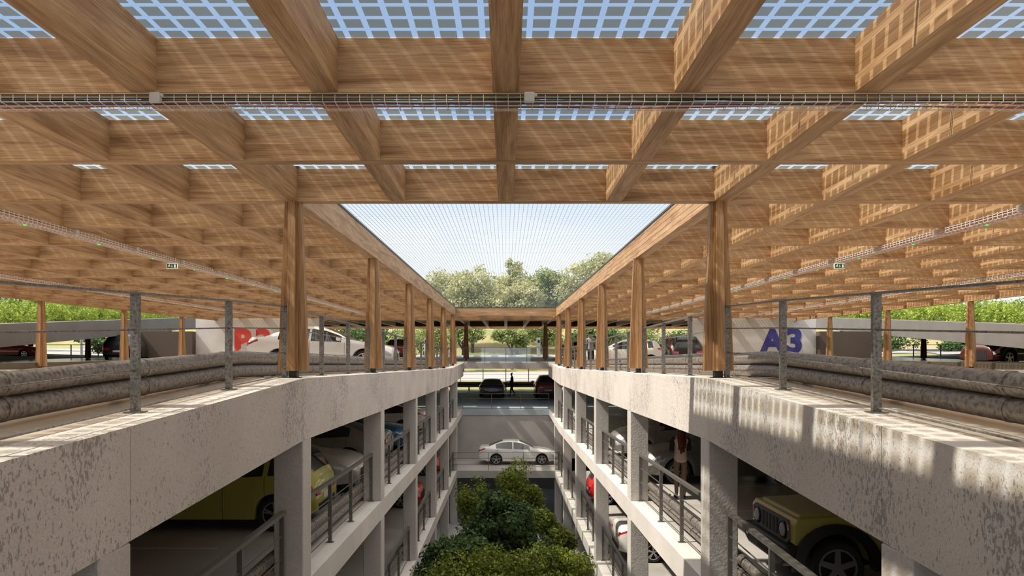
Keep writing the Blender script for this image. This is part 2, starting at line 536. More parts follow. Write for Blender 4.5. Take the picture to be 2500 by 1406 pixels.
def lerp(a, b, t): return a + (b - a) * t
def interp(x, pts):
    if x <= pts[0][0]: return pts[0][1]
    for (x0, y0), (x1, y1) in zip(pts, pts[1:]):
        if x <= x1: return y0 + (y1 - y0) * (x - x0) / (x1 - x0)
    return pts[-1][1]
def frange(a, b, n): return [a + (b - a) * i / n for i in range(n + 1)]
def rect(x0, x1, z0, z1):
    if x0 > x1: x0, x1 = x1, x0
    return [(x0, z0), (x1, z0), (x1, z1), (x0, z1)]
ORD = ['first', 'second', 'third', 'fourth', 'fifth', 'sixth', 'seventh', 'eighth', 'ninth', 'tenth', 'eleventh', 'twelfth']
SIDES = ((-1, 'left'), (1, 'right'))

# ------------------------------------------------------------------ levels (z as a function of depth y)
def deck0(y): return interp(y, [(-8, -1.22), (9.5, -0.215), (35.4, -0.29), (45.0, -0.03), (63.0, 0.66)])
def lvl1(y): return interp(y, [(-8, -3.55), (9.5, -3.02), (36, -3.2), (43.5, -2.96), (57, -2.3)])
def lvl2(y): return -6.06
GZ = -9.05
def roofz(y): return 2.277 + 0.0148 * max(0.0, y - 9.8)
HW = 2.75          # half width of the void
S = 1.525          # pitch of the long beams
P = 1.98           # pitch of the cross beams
BD = 0.455         # beam depth
PY = [4.91] + [9.64 + 5.94 * k for k in range(6)]       # concrete pillars
WY = [9.92 + 5.95 * k for k in range(6)]                # timber columns
XO = 18.3
YB = -6.0
def cross_y(j): return 9.82 + P * (j - 3)

# ------------------------------------------------------------------ setting: ground, decks, galleries
def terrain_z(x, y):
    front = interp(y, [(56, -2.9), (60, -2.6), (72, -2.2), (110, -1.3), (119, 1.0), (150, 6.8), (230, 15.0)])
    side = -0.5 + 0.018 * (max(y, 0) - 25) + 0.03 * (abs(x) - 24)
    side = min(max(side, -1.2), 9)
    if y > 110: side = max(side, interp(y, [(110, side), (150, 6.8), (230, 15.0)]))
    tt = min(1, max(0, (abs(x) - 17) / 9.0)); tt = tt * tt * (3 - 2 * tt)
    return lerp(front, side, tt)

def terrain():
    mb = MB()
    xs = sorted(set(list(range(-170, 171, 8)) + [-30, -26, -24, -22, -20, -18, -14, -10, -6, 0, 6, 10, 14, 18, 20, 22, 24, 26, 30]))
    ys = [58, 61, 64, 68, 72, 76, 82, 90, 100, 108, 112, 116, 120, 126, 134, 142, 150, 165, 180, 200, 230]
    def grid(xs, ys):
        b = len(mb.v); n = len(xs)
        for y in ys:
            for x in xs:
                w = 0.25 * math.sin(x * 0.35 + y * 0.2) * (1 if y > 112 else 0.1)
                mb.v.append((x, y, terrain_z(x, y) + w))
        for i in range(len(ys) - 1):
            for k in range(n - 1):
                mb.f.append((b + i * n + k, b + i * n + k + 1, b + (i + 1) * n + k + 1, b + (i + 1) * n + k))
    grid(xs, ys)
    ys2 = [-40, -10, 10, 20, 30, 40, 50, 58]
    grid([x for x in xs if x <= -26], ys2)
    grid([x for x in xs if x >= 26], ys2)
    o = mb.build('floor_ground', M['ground'], smooth=True)
    tag(o, 'sunlit grass and bare earth rising behind the garage', 'ground', kind='structure')
terrain()

mb = MB(); mb.box(-24, 24, YB - 2, 60, GZ - 0.3, GZ)
struct('floor_courtyard', mb, M['gravel'], 'pale ground floor of the courtyard and lowest parking level', 'floor')

YS_DECK = [YB, -2, 2, 6, 9.5, 15, 22, 29, 35.4, 40, 45]
YS_END = [45, 49, 53, 58]
for sx, side in SIDES:
    mb = MB(); mb.sweep(rect(sx * 3.10, sx * XO, -0.30, 0.0), YS_DECK, deck0)
    struct('floor_upper_' + side, mb, M['deck'], 'pale sealed floor of the %s upper parking deck' % side, 'floor')
    mb = MB(); mb.sweep(rect(sx * 3.10, sx * XO, -0.40, 0.0), [YB, 0, 5, 9.5, 20, 30, 36, 40, 43.95], lvl1)
    struct('floor_middle_' + side, mb, M['slab'], 'grey floor of the %s middle parking level' % side, 'floor')
    mb = MB(); mb.sweep(rect(sx * 3.10, sx * XO, -0.40, 0.0), [YB, 45], lvl2)
    struct('floor_lower_' + side, mb, M['slab'], 'grey floor of the %s lower parking level' % side, 'floor')
    # outer walls of the enclosed levels
    mb = MB(); mb.box(sx * XO, sx * (XO + 0.3), YB, 45, GZ, -0.9)
    struct('wall_outer_' + side, mb, M['concrete_grey'], 'grey outer wall closing the %s lower parking levels' % side, 'wall')
    # upper edge beam of pitted concrete, in panels
    joints = [YB, 5.1] + [y - 0.2 for y in PY[1:]] + [45.0]
    for i, (a, b) in enumerate(zip(joints, joints[1:])):
        mb = MB()
        ys = [a + 0.004] + [y for y in (9.5, 12, 35.4, 40) if a + 0.1 < y < b - 0.1] + [b - 0.004]
        mb.sweep(rect(sx * HW, sx * 3.10, -0.84, 0.0), ys, deck0)
        struct('wall_%s_edge' % side, mb, M['concrete'], '%s pitted concrete edge panel of the %s upper deck from the camera' % (ORD[i], side), 'edge beam')
    # slab edges of the two lower galleries
    for zf, lv, j2 in ((lvl1, 'middle', [YB, 0, 5, 9.5, 20, 30, 36, 40, 43.95]), (lvl2, 'lower', [YB, 20, 39])):
        mb = MB(); mb.sweep(rect(sx * HW, sx * 3.10, -0.40, 0.0), j2, zf)
        struct('trim_%s_%s' % (lv, side), mb, M['ledge'], 'pale concrete ledge along the %s %s gallery' % (side, lv), 'ledge')
    # soffit beams behind
    mb = MB(); mb.sweep(rect(sx * 18.0, sx * 18.3, -0.6, -0.3), YS_DECK, deck0)
    struct('trim_outer_%s' % side, mb, M['concrete_grey'])

mb = MB(); mb.box(-3.2, 3.2, 45.0, 45.35, -0.40, -0.03)
struct('wall_end_bridge', mb, M['concrete'], 'concrete bridge beam crossing the far end of the void at deck level', 'edge beam')
mb = MB(); mb.sweep(rect(-XO, XO, -0.30, 0.0), [45.35, 49, 53, 58, 63], deck0)
struct('floor_end_upper', mb, M['end_floor'], 'sky-reflection tinted floor rising beyond the far bridge', 'floor')
mb = MB(); mb.sweep(rect(-XO, XO, -0.38, 0.0), [43.95, 48, 53, 57], lvl1)
struct('floor_end_middle', mb, M['end_floor'], 'sky-reflection tinted floor of the open middle level at the far end', 'floor')
mb = MB(); mb.box(-XO, XO, 39.0, 44.0, -6.46, -6.06)
struct('floor_end_lower', mb, M['slab'], 'lower level driveway crossing the far end of the void', 'floor')
mb = MB(); mb.box(-XO, XO, 44.0, 44.3, -6.4, -3.25)
struct('wall_end', mb, M['concrete_plain'], 'plain grey wall behind the moving white car', 'wall')
mb = MB(); mb.box(-XO, XO, 50.0, 50.3, GZ, -6.4)
struct('wall_end_ground', mb, M['concrete_grey'], 'dark wall at the back of the ground level', 'wall')
mb = MB(); mb.box(-XO - 0.3, XO + 0.3, YB - 0.3, YB, GZ, -0.9)
struct('wall_near', mb, M['concrete_grey'], 'wall closing the garage behind the camera', 'wall')
for sx, side in SIDES:
    mb = MB(); mb.box(sx * 9.6, sx * 9.9, 45.3, 57, -3.0, deck0(50) - 0.35)
    struct('wall_flank_' + side, mb, M['concrete_grey'], 'wall flanking the %s end bay of the middle level' % side, 'wall')

# outer lanes left and right of the roofed decks
for sx, side in SIDES:
    mb = MB()
    a = [(sx * XO, 8), (sx * 24, 8), (sx * 27.5, 28), (sx * 46, 44), (sx * 46, 62), (sx * XO, 62)]
    def lz(y): return -0.26 + 0.022 * max(0, y - 28)
    vs = [(x, y, lz(y)) for x, y in a]; vb = [(x, y, lz(y) - 0.4) for x, y in a]
    n = len(a)
    mb.add(vs + vb, [tuple(range(n)), tuple(range(2 * n - 1, n - 1, -1))] + [(k, n + k, n + (k + 1) % n, (k + 1) % n) for k in range(n)])
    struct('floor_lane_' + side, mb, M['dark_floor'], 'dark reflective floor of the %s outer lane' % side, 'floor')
def lane_z(y): return -0.26 + 0.022 * max(0, y - 28)

# pale roads
def strip(name, poly_pairs, label):
    mb = MB(); vs = []; fs = []; pp = []
    for a, b in zip(poly_pairs, poly_pairs[1:]):
        for q in range(6):
            pp.append(tuple((lerp(a[e_][0], b[e_][0], q / 6), lerp(a[e_][1], b[e_][1], q / 6)) for e_ in (0, 1)))
    pp.append(poly_pairs[-1])
    for (x0, y0), (x1, y1) in pp:
        for k in range(41):
            x = lerp(x0, x1, k / 40); y = lerp(y0, y1, k / 40)
            vs.append((x, y, terrain_z(x, y) + 0.06))
    for i in range(len(pp) - 1):
        for k in range(40):
            fs.append((i * 41 + k, i * 41 + k + 1, (i + 1) * 41 + k + 1, (i + 1) * 41 + k))
    mb.add(vs, fs)
    o = mb.build(name, M['road']); tag(o, label, 'road', kind='structure')
strip('floor_road', [((-60, 80), (60, 74)), ((-60, 88), (60, 83)), ((-60, 96), (60, 93)), ((-60, 104), (60, 103))], 'pale sunlit road crossing behind the far end')
strip('floor_track', [((40, 64), (110, 64)), ((44, 72), (112, 70)), ((48, 82), (112, 78)), ((54, 92), (112, 86))], 'pale paved strip beyond the right outer lane')
strip('floor_apron', [((-95, 62.5), (-34, 62.5)), ((-92, 68), (-38, 68)), ((-90, 76), (-43, 74)), ((-90, 84), (-50, 82))], 'pale paved strip beyond the left outer lane')
for k in range(3):
    mb = MB()
    for r in (0, 1.4):
        pts = [(40 + 3.4 * k + r + 0.012 * (y - 62) ** 2 * 0.9, y, terrain_z(45, y) + 0.32) for y in frange(62.5, 100, 12)]
        mb.tube(pts, 0.09, 4)
    o = mb.build('railway_track', M['steel_dark'])
    tag(o, '%s curving pair of rails from the left beyond the right outer lane' % ORD[k], 'rails', 'curving rails outside on the right')

# ramps with a grey parapet outside both decks
for sx, side in SIDES:
    p0 = (sx * 18.5, 17.0, 0.73); p1 = (sx * 27.2, 64.0, 4.2)
    mb = MB()
    d = sx * 22.0
    q = []
    for (x, y, z) in (p0, p1):
        q += [(x, y, z - 0.95), (x + d, y - 1, z - 0.95), (x + d, y - 1, z), (x, y, z)]
    mb.hexa([q[0], q[1], q[5], q[4], q[3], q[2], q[6], q[7]])
    struct('wall_ramp_' + side, mb, M['ramp_grey'], 'sloping grey ramp parapet outside the %s deck' % side, 'ramp')

# lettered walls
for sx, side in SIDES:
    mb = MB()
    mb.box(sx * 11.7, sx * 19.6, 44.0, 44.3, -0.3, 2.95)
    o = struct('wall_lettered_' + side, mb, M['concrete_white'], 'white wall painted with %s behind the %s deck' % ('A3 in blue' if sx > 0 else 'B3 in red', side), 'wall')
    cu = bpy.data.curves.new('painted_lettering', 'FONT')
    cu.body = 'A3' if sx > 0 else 'B3'
    cu.size = 2.1; cu.extrude = 0.004; cu.offset = 0.1; cu.space_character = 1.15
    t = bpy.data.objects.new('painted_lettering', cu)
    cu.materials.append(M['paint_blue'] if sx > 0 else M['paint_red'])
    COL.objects.link(t)
    t.location = (16.15 if sx > 0 else -17.2, 43.99, 0.66 if sx > 0 else 0.62)
    t.rotation_euler = (PI / 2, 0, 0)
    t.parent = o
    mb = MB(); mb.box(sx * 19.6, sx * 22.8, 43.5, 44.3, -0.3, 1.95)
    struct('wall_shade_' + side, mb, M['wall_shade'], 'wall with painted-in shade under the %s ramp' % side, 'wall')

# ------------------------------------------------------------------ timber roof
YEND = cross_y(3) + 26 * P
def row_break(j):  # cross beams over the void are missing between the near roof and the far beam
    return 3 < j < 19
root = thing('timber_roof', (0, 9.8, 2.277), 'large timber roof grid of crossing laminated beams over the whole garage', 'roof')
J0, J1 = -4, 30
Y_NEAR = cross_y(J0); Y_FAR = cross_y(J1)
Y_VOID1 = 40.7
J_DARK = min(j for j in range(J0, J1) if cross_y(j) > 55.5)
def zf_roof(y): return roofz(y)
for k in range(-12, 13):
    x = k * S
    spans = [(Y_NEAR, Y_FAR)] if abs(k) >= 2 else [(Y_NEAR, cross_y(3) + 0.02), (Y_VOID1 + 0.18, Y_FAR)]
    for a, b in spans:
        mb = MB()
        dz = -0.13 if abs(k) == 12 else 0.0
        mb.sweep(rect(x - 0.11, x + 0.11, dz, BD), [a] + [y for y in (9.8,) if a < y < b] + [b], zf_roof)
        mb.build('longitudinal_beam', M['wood_y'], root)
for j in range(J0, J1 + 1):
    y = cross_y(j)
    if j == 18 or 47.5 < y < 55.5:
        continue
    z0 = roofz(y) - 0.002; z1 = roofz(y) + BD - 0.002
    spans = [(-XO - 0.11, XO + 0.11)] if not row_break(j) else [(-XO - 0.11, -2.96), (2.96, XO + 0.11)]
    for a, b in spans:
        mb = MB(); mb.box(a, b, y, y + 0.16, z0, z1)
        o = mb.build('transverse_beam', M['wood_x'] if j != J_DARK else M['wood_x_shade'], root)
        if j == J_DARK: tag(o, 'cross beam with painted-in shade behind the opaque roof strip')
mb = MB(); y = Y_VOID1; mb.box(-XO - 0.1, XO + 0.1, y, y + 0.18, roofz(y) - 0.002, roofz(y) + BD)
mb.build('transverse_beam', M['wood_x'], root)
mb = MB()
for sx in (-1, 1):
    mb.sweep(rect(sx * 2.93, sx * 3.05, BD, BD + 0.045), [9.84, Y_VOID1], zf_roof)
mb.box(-3.0, 3.0, Y_VOID1 - 0.01, Y_VOID1 + 0.12, roofz(Y_VOID1) + BD, roofz(Y_VOID1) + BD + 0.045)
tag(mb.build('edge_flashing', M['steel_dark'], root), 'dark metal flashing round the opening')

# opaque strip over the far bays
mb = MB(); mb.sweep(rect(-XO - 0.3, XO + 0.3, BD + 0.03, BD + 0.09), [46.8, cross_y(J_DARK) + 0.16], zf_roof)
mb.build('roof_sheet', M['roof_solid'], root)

# solar panels
PW, PL = S - 0.012, P / 2 - 0.012
def panel_geo(mb, fr, x, y, z, z2):
    b = len(mb.v)
    mb.add([(x, y, z), (x + PW, y, z), (x + PW, y + PL, z2), (x, y + PL, z2)], [(0, 1, 2, 3)])
    if fr is not None:
        t = 0.013
        fr.box(x, x + PW, y, y + t, z - 0.012, z + 0.02); fr.box(x, x + PW, y + PL - t, y + PL, z2 - 0.012, z2 + 0.02)
        fr.box(x, x + t, y + t, y + PL - t, z - 0.012, z + 0.02); fr.box(x + PW - t, x + PW, y + t, y + PL - t, z - 0.012, z + 0.02)
def uv_quads(me):
    uv = me.uv_layers.new(name='UVMap')
    c = [(0, 0), (1, 0), (1, 1), (0, 1)]
    for p in me.polygons:
        for i, li in enumerate(p.loop_indices):
            uv.data[li].uv = c[i]
pm = MB(); fm = MB(); panel_geo(pm, fm, 0, 0, 0, 0)
pme = pm.mesh('solar_glass', M['solar'], fix=False); uv_quads(pme)
fme = fm.mesh('panel_frame', M['alu'])
rest = MB(); rest_f = MB()
PROW = {1: 'nearest', 2: 'second', 3: 'third'}
for j in range(J0, J1):
    yc = cross_y(j) + 0.08
    for k in range(-12, 12):
        for h in (0, 1):
            y = yc + h * P / 2 + 0.006; x = k * S + 0.006
            if 46.2 < y < cross_y(J_DARK): continue
            if -2 <= k < 2 and j >= 3 and yc < Y_VOID1 - 0.5: continue
            z = roofz(y) + BD + 0.014; z2 = roofz(y + PL) + BD + 0.014
            if j in PROW and abs(x + S / 2) < 4.6 + 0.9 * j:
                kk = k if k >= 0 else -k - 1
                half = 'rear' if h else 'front'
                r = thing('solar_panel', (x, y, z), 'translucent solar panel, %s roof row, %s bay %s of the centre beam, %s half' % (PROW[j], ORD[kk], 'right' if k >= 0 else 'left', half), 'solar panel', 'translucent solar panels over the near beams')
                link_mesh('solar_glass', pme, r, False); link_mesh('panel_frame', fme, r, False)
            else:
                panel_geo(rest, None, x, y, z, z2)
                rest_f.box(x + PW - 0.012, x + PW + 0.012, y, y + PL, z - 0.012, z + 0.02)
                rest_f.box(x, x + PW, y + PL - 0.012, y + PL + 0.012, z2 - 0.012, z2 + 0.02)
me = rest.mesh('solar_panel_field', M['solar'], fix=False); uv_quads(me)
o = link_mesh('solar_panel_field', me)
tag(o, 'rest of the translucent solar panels covering the roof wings', 'solar panels', kind='stuff')
rest_f.build('panel_frame', M['alu'], o)

# net over the void
mb = MB()
zt = lambda y: roofz(y) + BD + 0.02
for i in range(73):
    x = -2.88 + 5.76 * i / 72
    a, b = 10.0, 40.75; r = 0.0024
    mb.hexa([(x - r, a, zt(a) - r), (x + r, a, zt(a) - r), (x + r, b, zt(b) - r), (x - r, b, zt(b) - r), (x - r, a, zt(a) + r), (x + r, a, zt(a) + r), (x + r, b, zt(b) + r), (x - r, b, zt(b) + r)])
y = 10.1
while y < 40.6:
    r = 0.0006
    mb.box(-2.93, 2.93, y - r, y + r, zt(y) + 0.004, zt(y) + 0.004 + 2 * r)
    y += 0.22
o = mb.build('safety_net', M['net'])
tag(o, 'fine blue grey cable net stretched over the open void', 'net')

# ------------------------------------------------------------------ timber columns
def make_column(mat, h, label, loc, group, cat='column'):
    r = thing('timber_column', loc, label, cat, group)
    foot = 0.10
    mb = MB()
    # two crossing tapered blades
    def blade(wt, wb, t, ax):
        prof = [(-wb / 2, foot), (wb / 2, foot), (wt / 2, h), (-wt / 2, h)]
        mb.prism(prof, 'y' if ax == 'x' else 'x', -t / 2, t / 2)
    blade(0.23, 0.42, 0.10, 'x'); 
    mb.build('flange', mat, r, False)
    mb = MB(); blade(0.20, 0.36, 0.105, 'y'); mb.build('flange', mat, r, False)
    mb = MB(); mb.prism([(-0.085, foot), (0.085, foot), (0.07, h), (-0.07, h)], 'y', -0.08, 0.08); mb.build('core', mat, r, False)
    mb = MB(); mb.box(-0.055, 0.055, -0.055, 0.055, 0.012, foot + 0.02); mb.box(-0.09, 0.09, -0.09, 0.09, 0, 0.012)
    tag(mb.build('steel_foot', M['steel_dark'], r, False), 'dark steel foot plate')
    return r
for sx, side in SIDES:
    for i, y in enumerate(WY):
        zb = deck0(y)
        make_column(M['wood_z'], roofz(y) - zb, '%s tapered timber column from the camera along the %s edge of the void' % (ORD[i], side), (sx * 3.02, y, zb), 'timber columns along the void')
    z = deck0(50.0)
    make_column(M['wood_z_shade'], roofz(50) - z, 'dark shaded timber column on the %s beyond the far bridge' % side, (sx * 2.85, 50.0, z), 'dark columns at the far end')
    for i, y in enumerate([21.4, 27.4, 33.35, 39.3]):
        zb = lane_z(y)
        make_column(M['wood_z'], roofz(y) - 0.13 - zb, '%s timber column from the camera under the outer %s roof edge' % (ORD[i], side), (sx * (XO - 0.02), y, zb), 'timber columns under the outer roof edges')
    for i, (x, y) in enumerate([(30.0, 50.0), (28.0, 58.0), (36.0, 60.0)]):
        zb = lane_z(y)
        make_column(M['wood_z_shade'], 3.2, '%s timber column with painted-in shade standing in the shaded %s outer lane' % (ORD[i], side), (sx * x, y, zb), 'dark columns in the outer lanes')

# ------------------------------------------------------------------ concrete pillars
def pillar(sx, side, y, z0, z1, label, group):
    mb = MB()
    mb.box(sx * HW, sx * (HW + 0.40), y - 0.2, y + 0.2, z0, z1)
    o = mb.build('concrete_pillar', M['concrete_plain'])
    bv = o.modifiers.new('bevel', 'BEVEL'); bv.width = 0.012; bv.segments = 1
    tag(o, label, 'pillar', group)
for sx, side in SIDES:
    for i, y in enumerate(PY):
        pillar(sx, side, y, lvl1(y), deck0(y) - 0.84, '%s square concrete pillar from the camera on the %s middle gallery' % (ORD[i], side), 'pillars of the middle galleries')
        if i >= 1:
            pillar(sx, side, y, lvl2(y), lvl1(y) - 0.40, '%s square concrete pillar in view from the camera on the %s lower gallery' % (ORD[i - 1], side), 'pillars of the lower galleries')
        if i >= 2:
            pillar(sx, side, y, GZ, lvl2(y) - 0.40, '%s square concrete pillar in view from the camera at ground level on the %s' % (ORD[i - 2], side), 'pillars at ground level')

# ------------------------------------------------------------------ railings
def deck_railing(sx, side):
    X = 3.13
    r = thing('railing', (sx * X, 5.88, deck0(5.88)), 'tall galvanised railing running along the %s edge of the upper deck' % side, 'railing')
    posts = [WY[0] - 0.07 + 1.983 * k for k in range(-4, 18)]
    for y in posts:
        z = deck0(y)
        mb = MB(); mb.box(sx * X - 0.036, sx * X + 0.036, y - 0.02, y + 0.02, z + 0.008, z + 1.003)
        p = mb.build('post', M['galv'], r)
        mb = MB(); mb.box(sx * X - 0.075, sx * X + 0.075, y - 0.06, y + 0.06, z, z + 0.010)
        bp = link_mesh('base_plate', mb.mesh('base_plate', M['galv']), p)
    ys = [posts[0] - 0.5] + [y for y in posts if y > posts[0]] + [44.6]
    mb = MB(); mb.sweep(rect(sx * X - 0.045, sx * X + 0.045, 1.0, 1.017), ys, deck0)
    mb.build('handrail', M['galv'], r)
    for h in (0.04, 0.36, 0.70):
        mb = MB(); mb.tube([(sx * X, y, deck0(y) + h) for y in ys], 0.008, 6)
        mb.build('cable', M['galv'], r)
for sx, side in SIDES:
    deck_railing(sx, side)

ROLL = []
def roll_profile(cx, cz, r, n=10):
    return [(cx + r * math.cos(2 * PI * k / n), cz + r * math.sin(2 * PI * k / n)) for k in range(n)]
def barrier(sx, X, ys, zf, label, group, r=0.085, z1=0.125, z2=0.325, mat='galv_roll', step=1.98):
    b = thing('crash_barrier', (sx * X, ys[0], zf(ys[0])), label, 'crash barrier', group)
    for nm, zc in (('lower_roll', z1), ('upper_roll', z2)):
        mb = MB(); mb.sweep(roll_profile(sx * X, zc, r, 14), ys, zf)
        mb.build(nm, M[mat], b, smooth=True)
    mb = MB(); mb.sweep(rect(sx * (X + 0.01), sx * (X + 0.03), z1, z2), ys, zf)
    mb.build('web_plate', M[mat], b)
    y = ys[0] + 0.3
    n = 0
    while y < ys[-1] and n < 40:
        z = zf(y)
        mb = MB(); mb.box(sx * (X + 0.06), sx * (X + 0.15), y - 0.05, y + 0.05, z, z + z2 + 0.03)
        mb.build('post', M[mat], b)
        mb = MB()
        for zc in (z1, z2):
            mb.sweep(roll_profile(sx * X, zc, r + 0.006, 14), [y + 0.28, y + 0.34], zf)
        mb.build('joint_sleeve', M[mat], b, smooth=True)
        y += step; n += 1
for sx, side in SIDES:
    barrier(sx, 3.68, [0.5, 3, 6, 9.5, 15, 22, 29, 35.4, 44], lambda y: deck0(y) + 0.03 * min(1, max(0, (9.5 - y) / 4)), 'thick double roll crash barrier on the %s upper deck behind the railing' % side, None, 0.092, 0.10, 0.285)
    barrier(sx, 3.20, [2.0, 5, 9.5, 20, 30, 36, 42.5], lvl1, 'double roll crash barrier along the %s middle gallery' % side, None, 0.075, 0.16, 0.35, step=2.97)
    barrier(sx, 3.20, [12.0, 42.5], lvl2, 'double roll crash barrier along the %s lower gallery' % side, None, 0.075, 0.16, 0.35, step=2.97)

def bay_railing(sx, side, y0, y1, zf, label, group):
    X = HW + 0.22
    r = thing('bay_railing', (sx * X, (y0 + y1) / 2, zf((y0 + y1) / 2)), label, 'railing', group)
    ys = [y0, (y0 + y1) / 2, y1]
    mb = MB(); mb.sweep(rect(sx * X - 0.035, sx * X + 0.035, 1.0, 1.05), ys, zf); mb.build('handrail', M['rail'], r)
    for t in (0.015, 0.34, 0.62, 0.985):
        y = lerp(y0, y1, t); z = zf(y)
        mb = MB(); mb.box(sx * X - 0.03, sx * X + 0.03, y - 0.022, y + 0.022, z, z + 1.0)
        mb.box(sx * X - 0.06, sx * X + 0.06, y - 0.05, y + 0.05, z, z + 0.01)
        mb.build('post', M['rail'], r)
    for h in (0.12, 0.42, 0.72):
        mb = MB(); mb.sweep(rect(sx * X - 0.006, sx * X + 0.006, h, h + 0.014), ys, zf); mb.build('cable', M['rail'], r)
for sx, side in SIDES:
    for i in range(7):
        if i == 0: a, b = 5.3, 9.30
        elif i == 6: continue
        else: a, b = PY[i] + 0.22, PY[i + 1] - 0.12
        bay_railing(sx, side, a, b, lvl1, 'grey steel railing in the %s bay from the camera on the %s middle gallery' % (ORD[i], side), 'railings of the middle galleries')
        if i >= 2:
            bay_railing(sx, side, a, b, lvl2, 'grey steel railing, %s bay in view on the %s lower gallery' % (ORD[i - 2], side), 'railings of the lower galleries')

def end_railing(y, z, w, hs, label, npost, glass=False, name='end_railing'):
    r = thing(name, (0, y, z), label, 'railing')
    for h in hs:
        mb = MB(); mb.box(-w, w, y - 0.012, y + 0.012, z + h - 0.012, z + h + 0.012); mb.build('rail', M['rail'], r)
    for k in range(npost):
        x = lerp(-w, w, k / (npost - 1))
        mb = MB(); mb.box(x - 0.015, x + 0.015, y - 0.02, y + 0.02, z, z + hs[-1]); mb.build('post', M['rail'], r)
    if glass:
        mb = MB(); mb.box(-w, w, y - 0.006, y + 0.006, z + 0.02, z + hs[-1] - 0.02)
        mb.build('glass_pane', M['glass'], r)
end_railing(45.12, -0.03, 2.72, (0.05, 1.0), 'thin glazed railing on the far bridge at deck level', 5, True, 'glass_railing')
end_railing(44.05, -2.96, 2.72, (0.05, 0.68, 1.0), 'thin steel railing across the far end of the middle level', 4)
end_railing(39.1, -6.06, 2.95, (0.35, 0.68, 1.0), 'thin three bar railing in front of the moving white car', 4)
barrier_y = 56.6
b = thing('crash_barrier', (0, barrier_y, lvl1(barrier_y)), 'long straight crash barrier at the far opening of the middle level', 'crash barrier')
for zc in (0.42, 0.64):
    mb = MB(); mb.tube([(-9.4, barrier_y, lvl1(barrier_y) + zc), (9.4, barrier_y, lvl1(barrier_y) + zc)], 0.11, 10)
    mb.build('roll', M['galv_roll'], b, smooth=True)
for k in range(7):
    x = -9 + 3 * k; mb = MB(); mb.box(x - 0.05, x + 0.05, barrier_y + 0.1, barrier_y + 0.2, lvl1(barrier_y), lvl1(barrier_y) + 0.7); mb.build('post', M['galv_roll'], b)

# road fence seen through the far opening
r = thing('wire_fence', (0, 74, terrain_z(0, 74)), 'dark post and wire fence along the road behind the far end', 'fence')
for k in range(15):
    x = -16.8 + 2.4 * k; z = terrain_z(x, 73.5)
    mb = MB(); mb.box(x - 0.04, x + 0.04, 73.46, 73.54, z - 0.2, z + 2.0); mb.build('post', M['steel_dark'], r)
mb = MB()
for h in (0.1, 0.5, 0.9, 1.3, 1.7, 2.0):
    mb.tube([(x, 73.5, terrain_z(x, 73.5) + h) for x in frange(-16.8, 16.8, 14)], 0.012, 4)
mb.build('wire', M['steel_dark'], r)
for sx, side in SIDES:
    y0 = 61.5
    r = thing('lane_fence', (sx * 36, y0, lane_z(y0)), 'dark thin fence on the far edge of the %s outer lane' % side, 'fence')
    for k in range(10):
        x = sx * (24 + 2.4 * k)
        mb = MB(); mb.box(x - 0.035, x + 0.035, y0 - 0.035, y0 + 0.035, lane_z(y0), lane_z(y0) + 1.1); mb.build('post', M['steel_dark'], r)
    mb = MB(); mb.box(sx * 24, sx * 45.6, y0 - 0.02, y0 + 0.02, lane_z(y0) + 1.08, lane_z(y0) + 1.12); mb.build('rail', M['steel_dark'], r)

# ------------------------------------------------------------------ cable trays
def cross_tray():
    y0, y1 = cross_y(1) - 0.01, cross_y(1) + 0.20
    zt_ = roofz(6) - 0.012; zb = zt_ - 0.075
    r = thing('cable_tray', (0, y0, zt_), 'wire basket cable tray with grey boxes crossing under the nearest visible beam', 'cable tray')
    mb = MB(); w = 0.0022; x0, x1 = -5.2, 5.2
    for (y, z) in ((y0, zt_ - 0.004), (y0, zt_ - 0.035), (y0, zb), (y0 + 0.09, zb), (y0 + 0.17, zb), (y1, zb), (y1, zt_ - 0.035), (y1, zt_ - 0.012)):
        mb.box(x0, x1, y - w, y + w, z - w, z + w)
    x = x0 + 0.02
    while x < x1:
        mb.box(x - w, x + w, y0 - w, y0 + w, zb, zt_ - 0.014); mb.box(x - w, x + w, y1 - w, y1 + w, zb, zt_ - 0.012)
        mb.box(x - w, x + w, y0, y1, zb - w, zb + w)
        x += 0.104
    mb.build('wire_basket', M['wire'], r)
    random.seed(5)
    for mat, n in (('cab_black', 4), ('cab_red', 2), ('cab_violet', 2), ('cab_green', 3)):
        for q in range(n):
            yy = y0 + 0.03 + random.random() * 0.15; zz = zb + 0.012 + random.random() * (0.05 if mat != 'cab_violet' else 0.06)
            pts = [(x, yy + 0.02 * math.sin(x * 1.3 + q), zz + 0.006 * math.sin(x * 2.1 + q * 2)) for x in frange(x0, x1, 40)]
            mb = MB(); mb.tube(pts, 0.0055, 6); mb.build('cable', M[mat], r)
    for x in (-2.93, 0.195):
        mb = MB(); mb.box(x - 0.043, x + 0.043, y0 - 0.055, y0 - 0.006, zt_ - 0.092, zt_ - 0.010)
        o = mb.build('junction_box', M['box_grey'], r); bv = o.modifiers.new('bevel', 'BEVEL'); bv.width = 0.008; bv.segments = 2
        mb = MB(); mb.tube([(x + 0.043, y0 - 0.03, zt_ - 0.03), (x + 0.065, y0 - 0.03, zt_ - 0.035)], 0.012, 8); link_mesh('cable_gland', mb.mesh('cable_gland', M['box_grey']), o)
cross_tray()
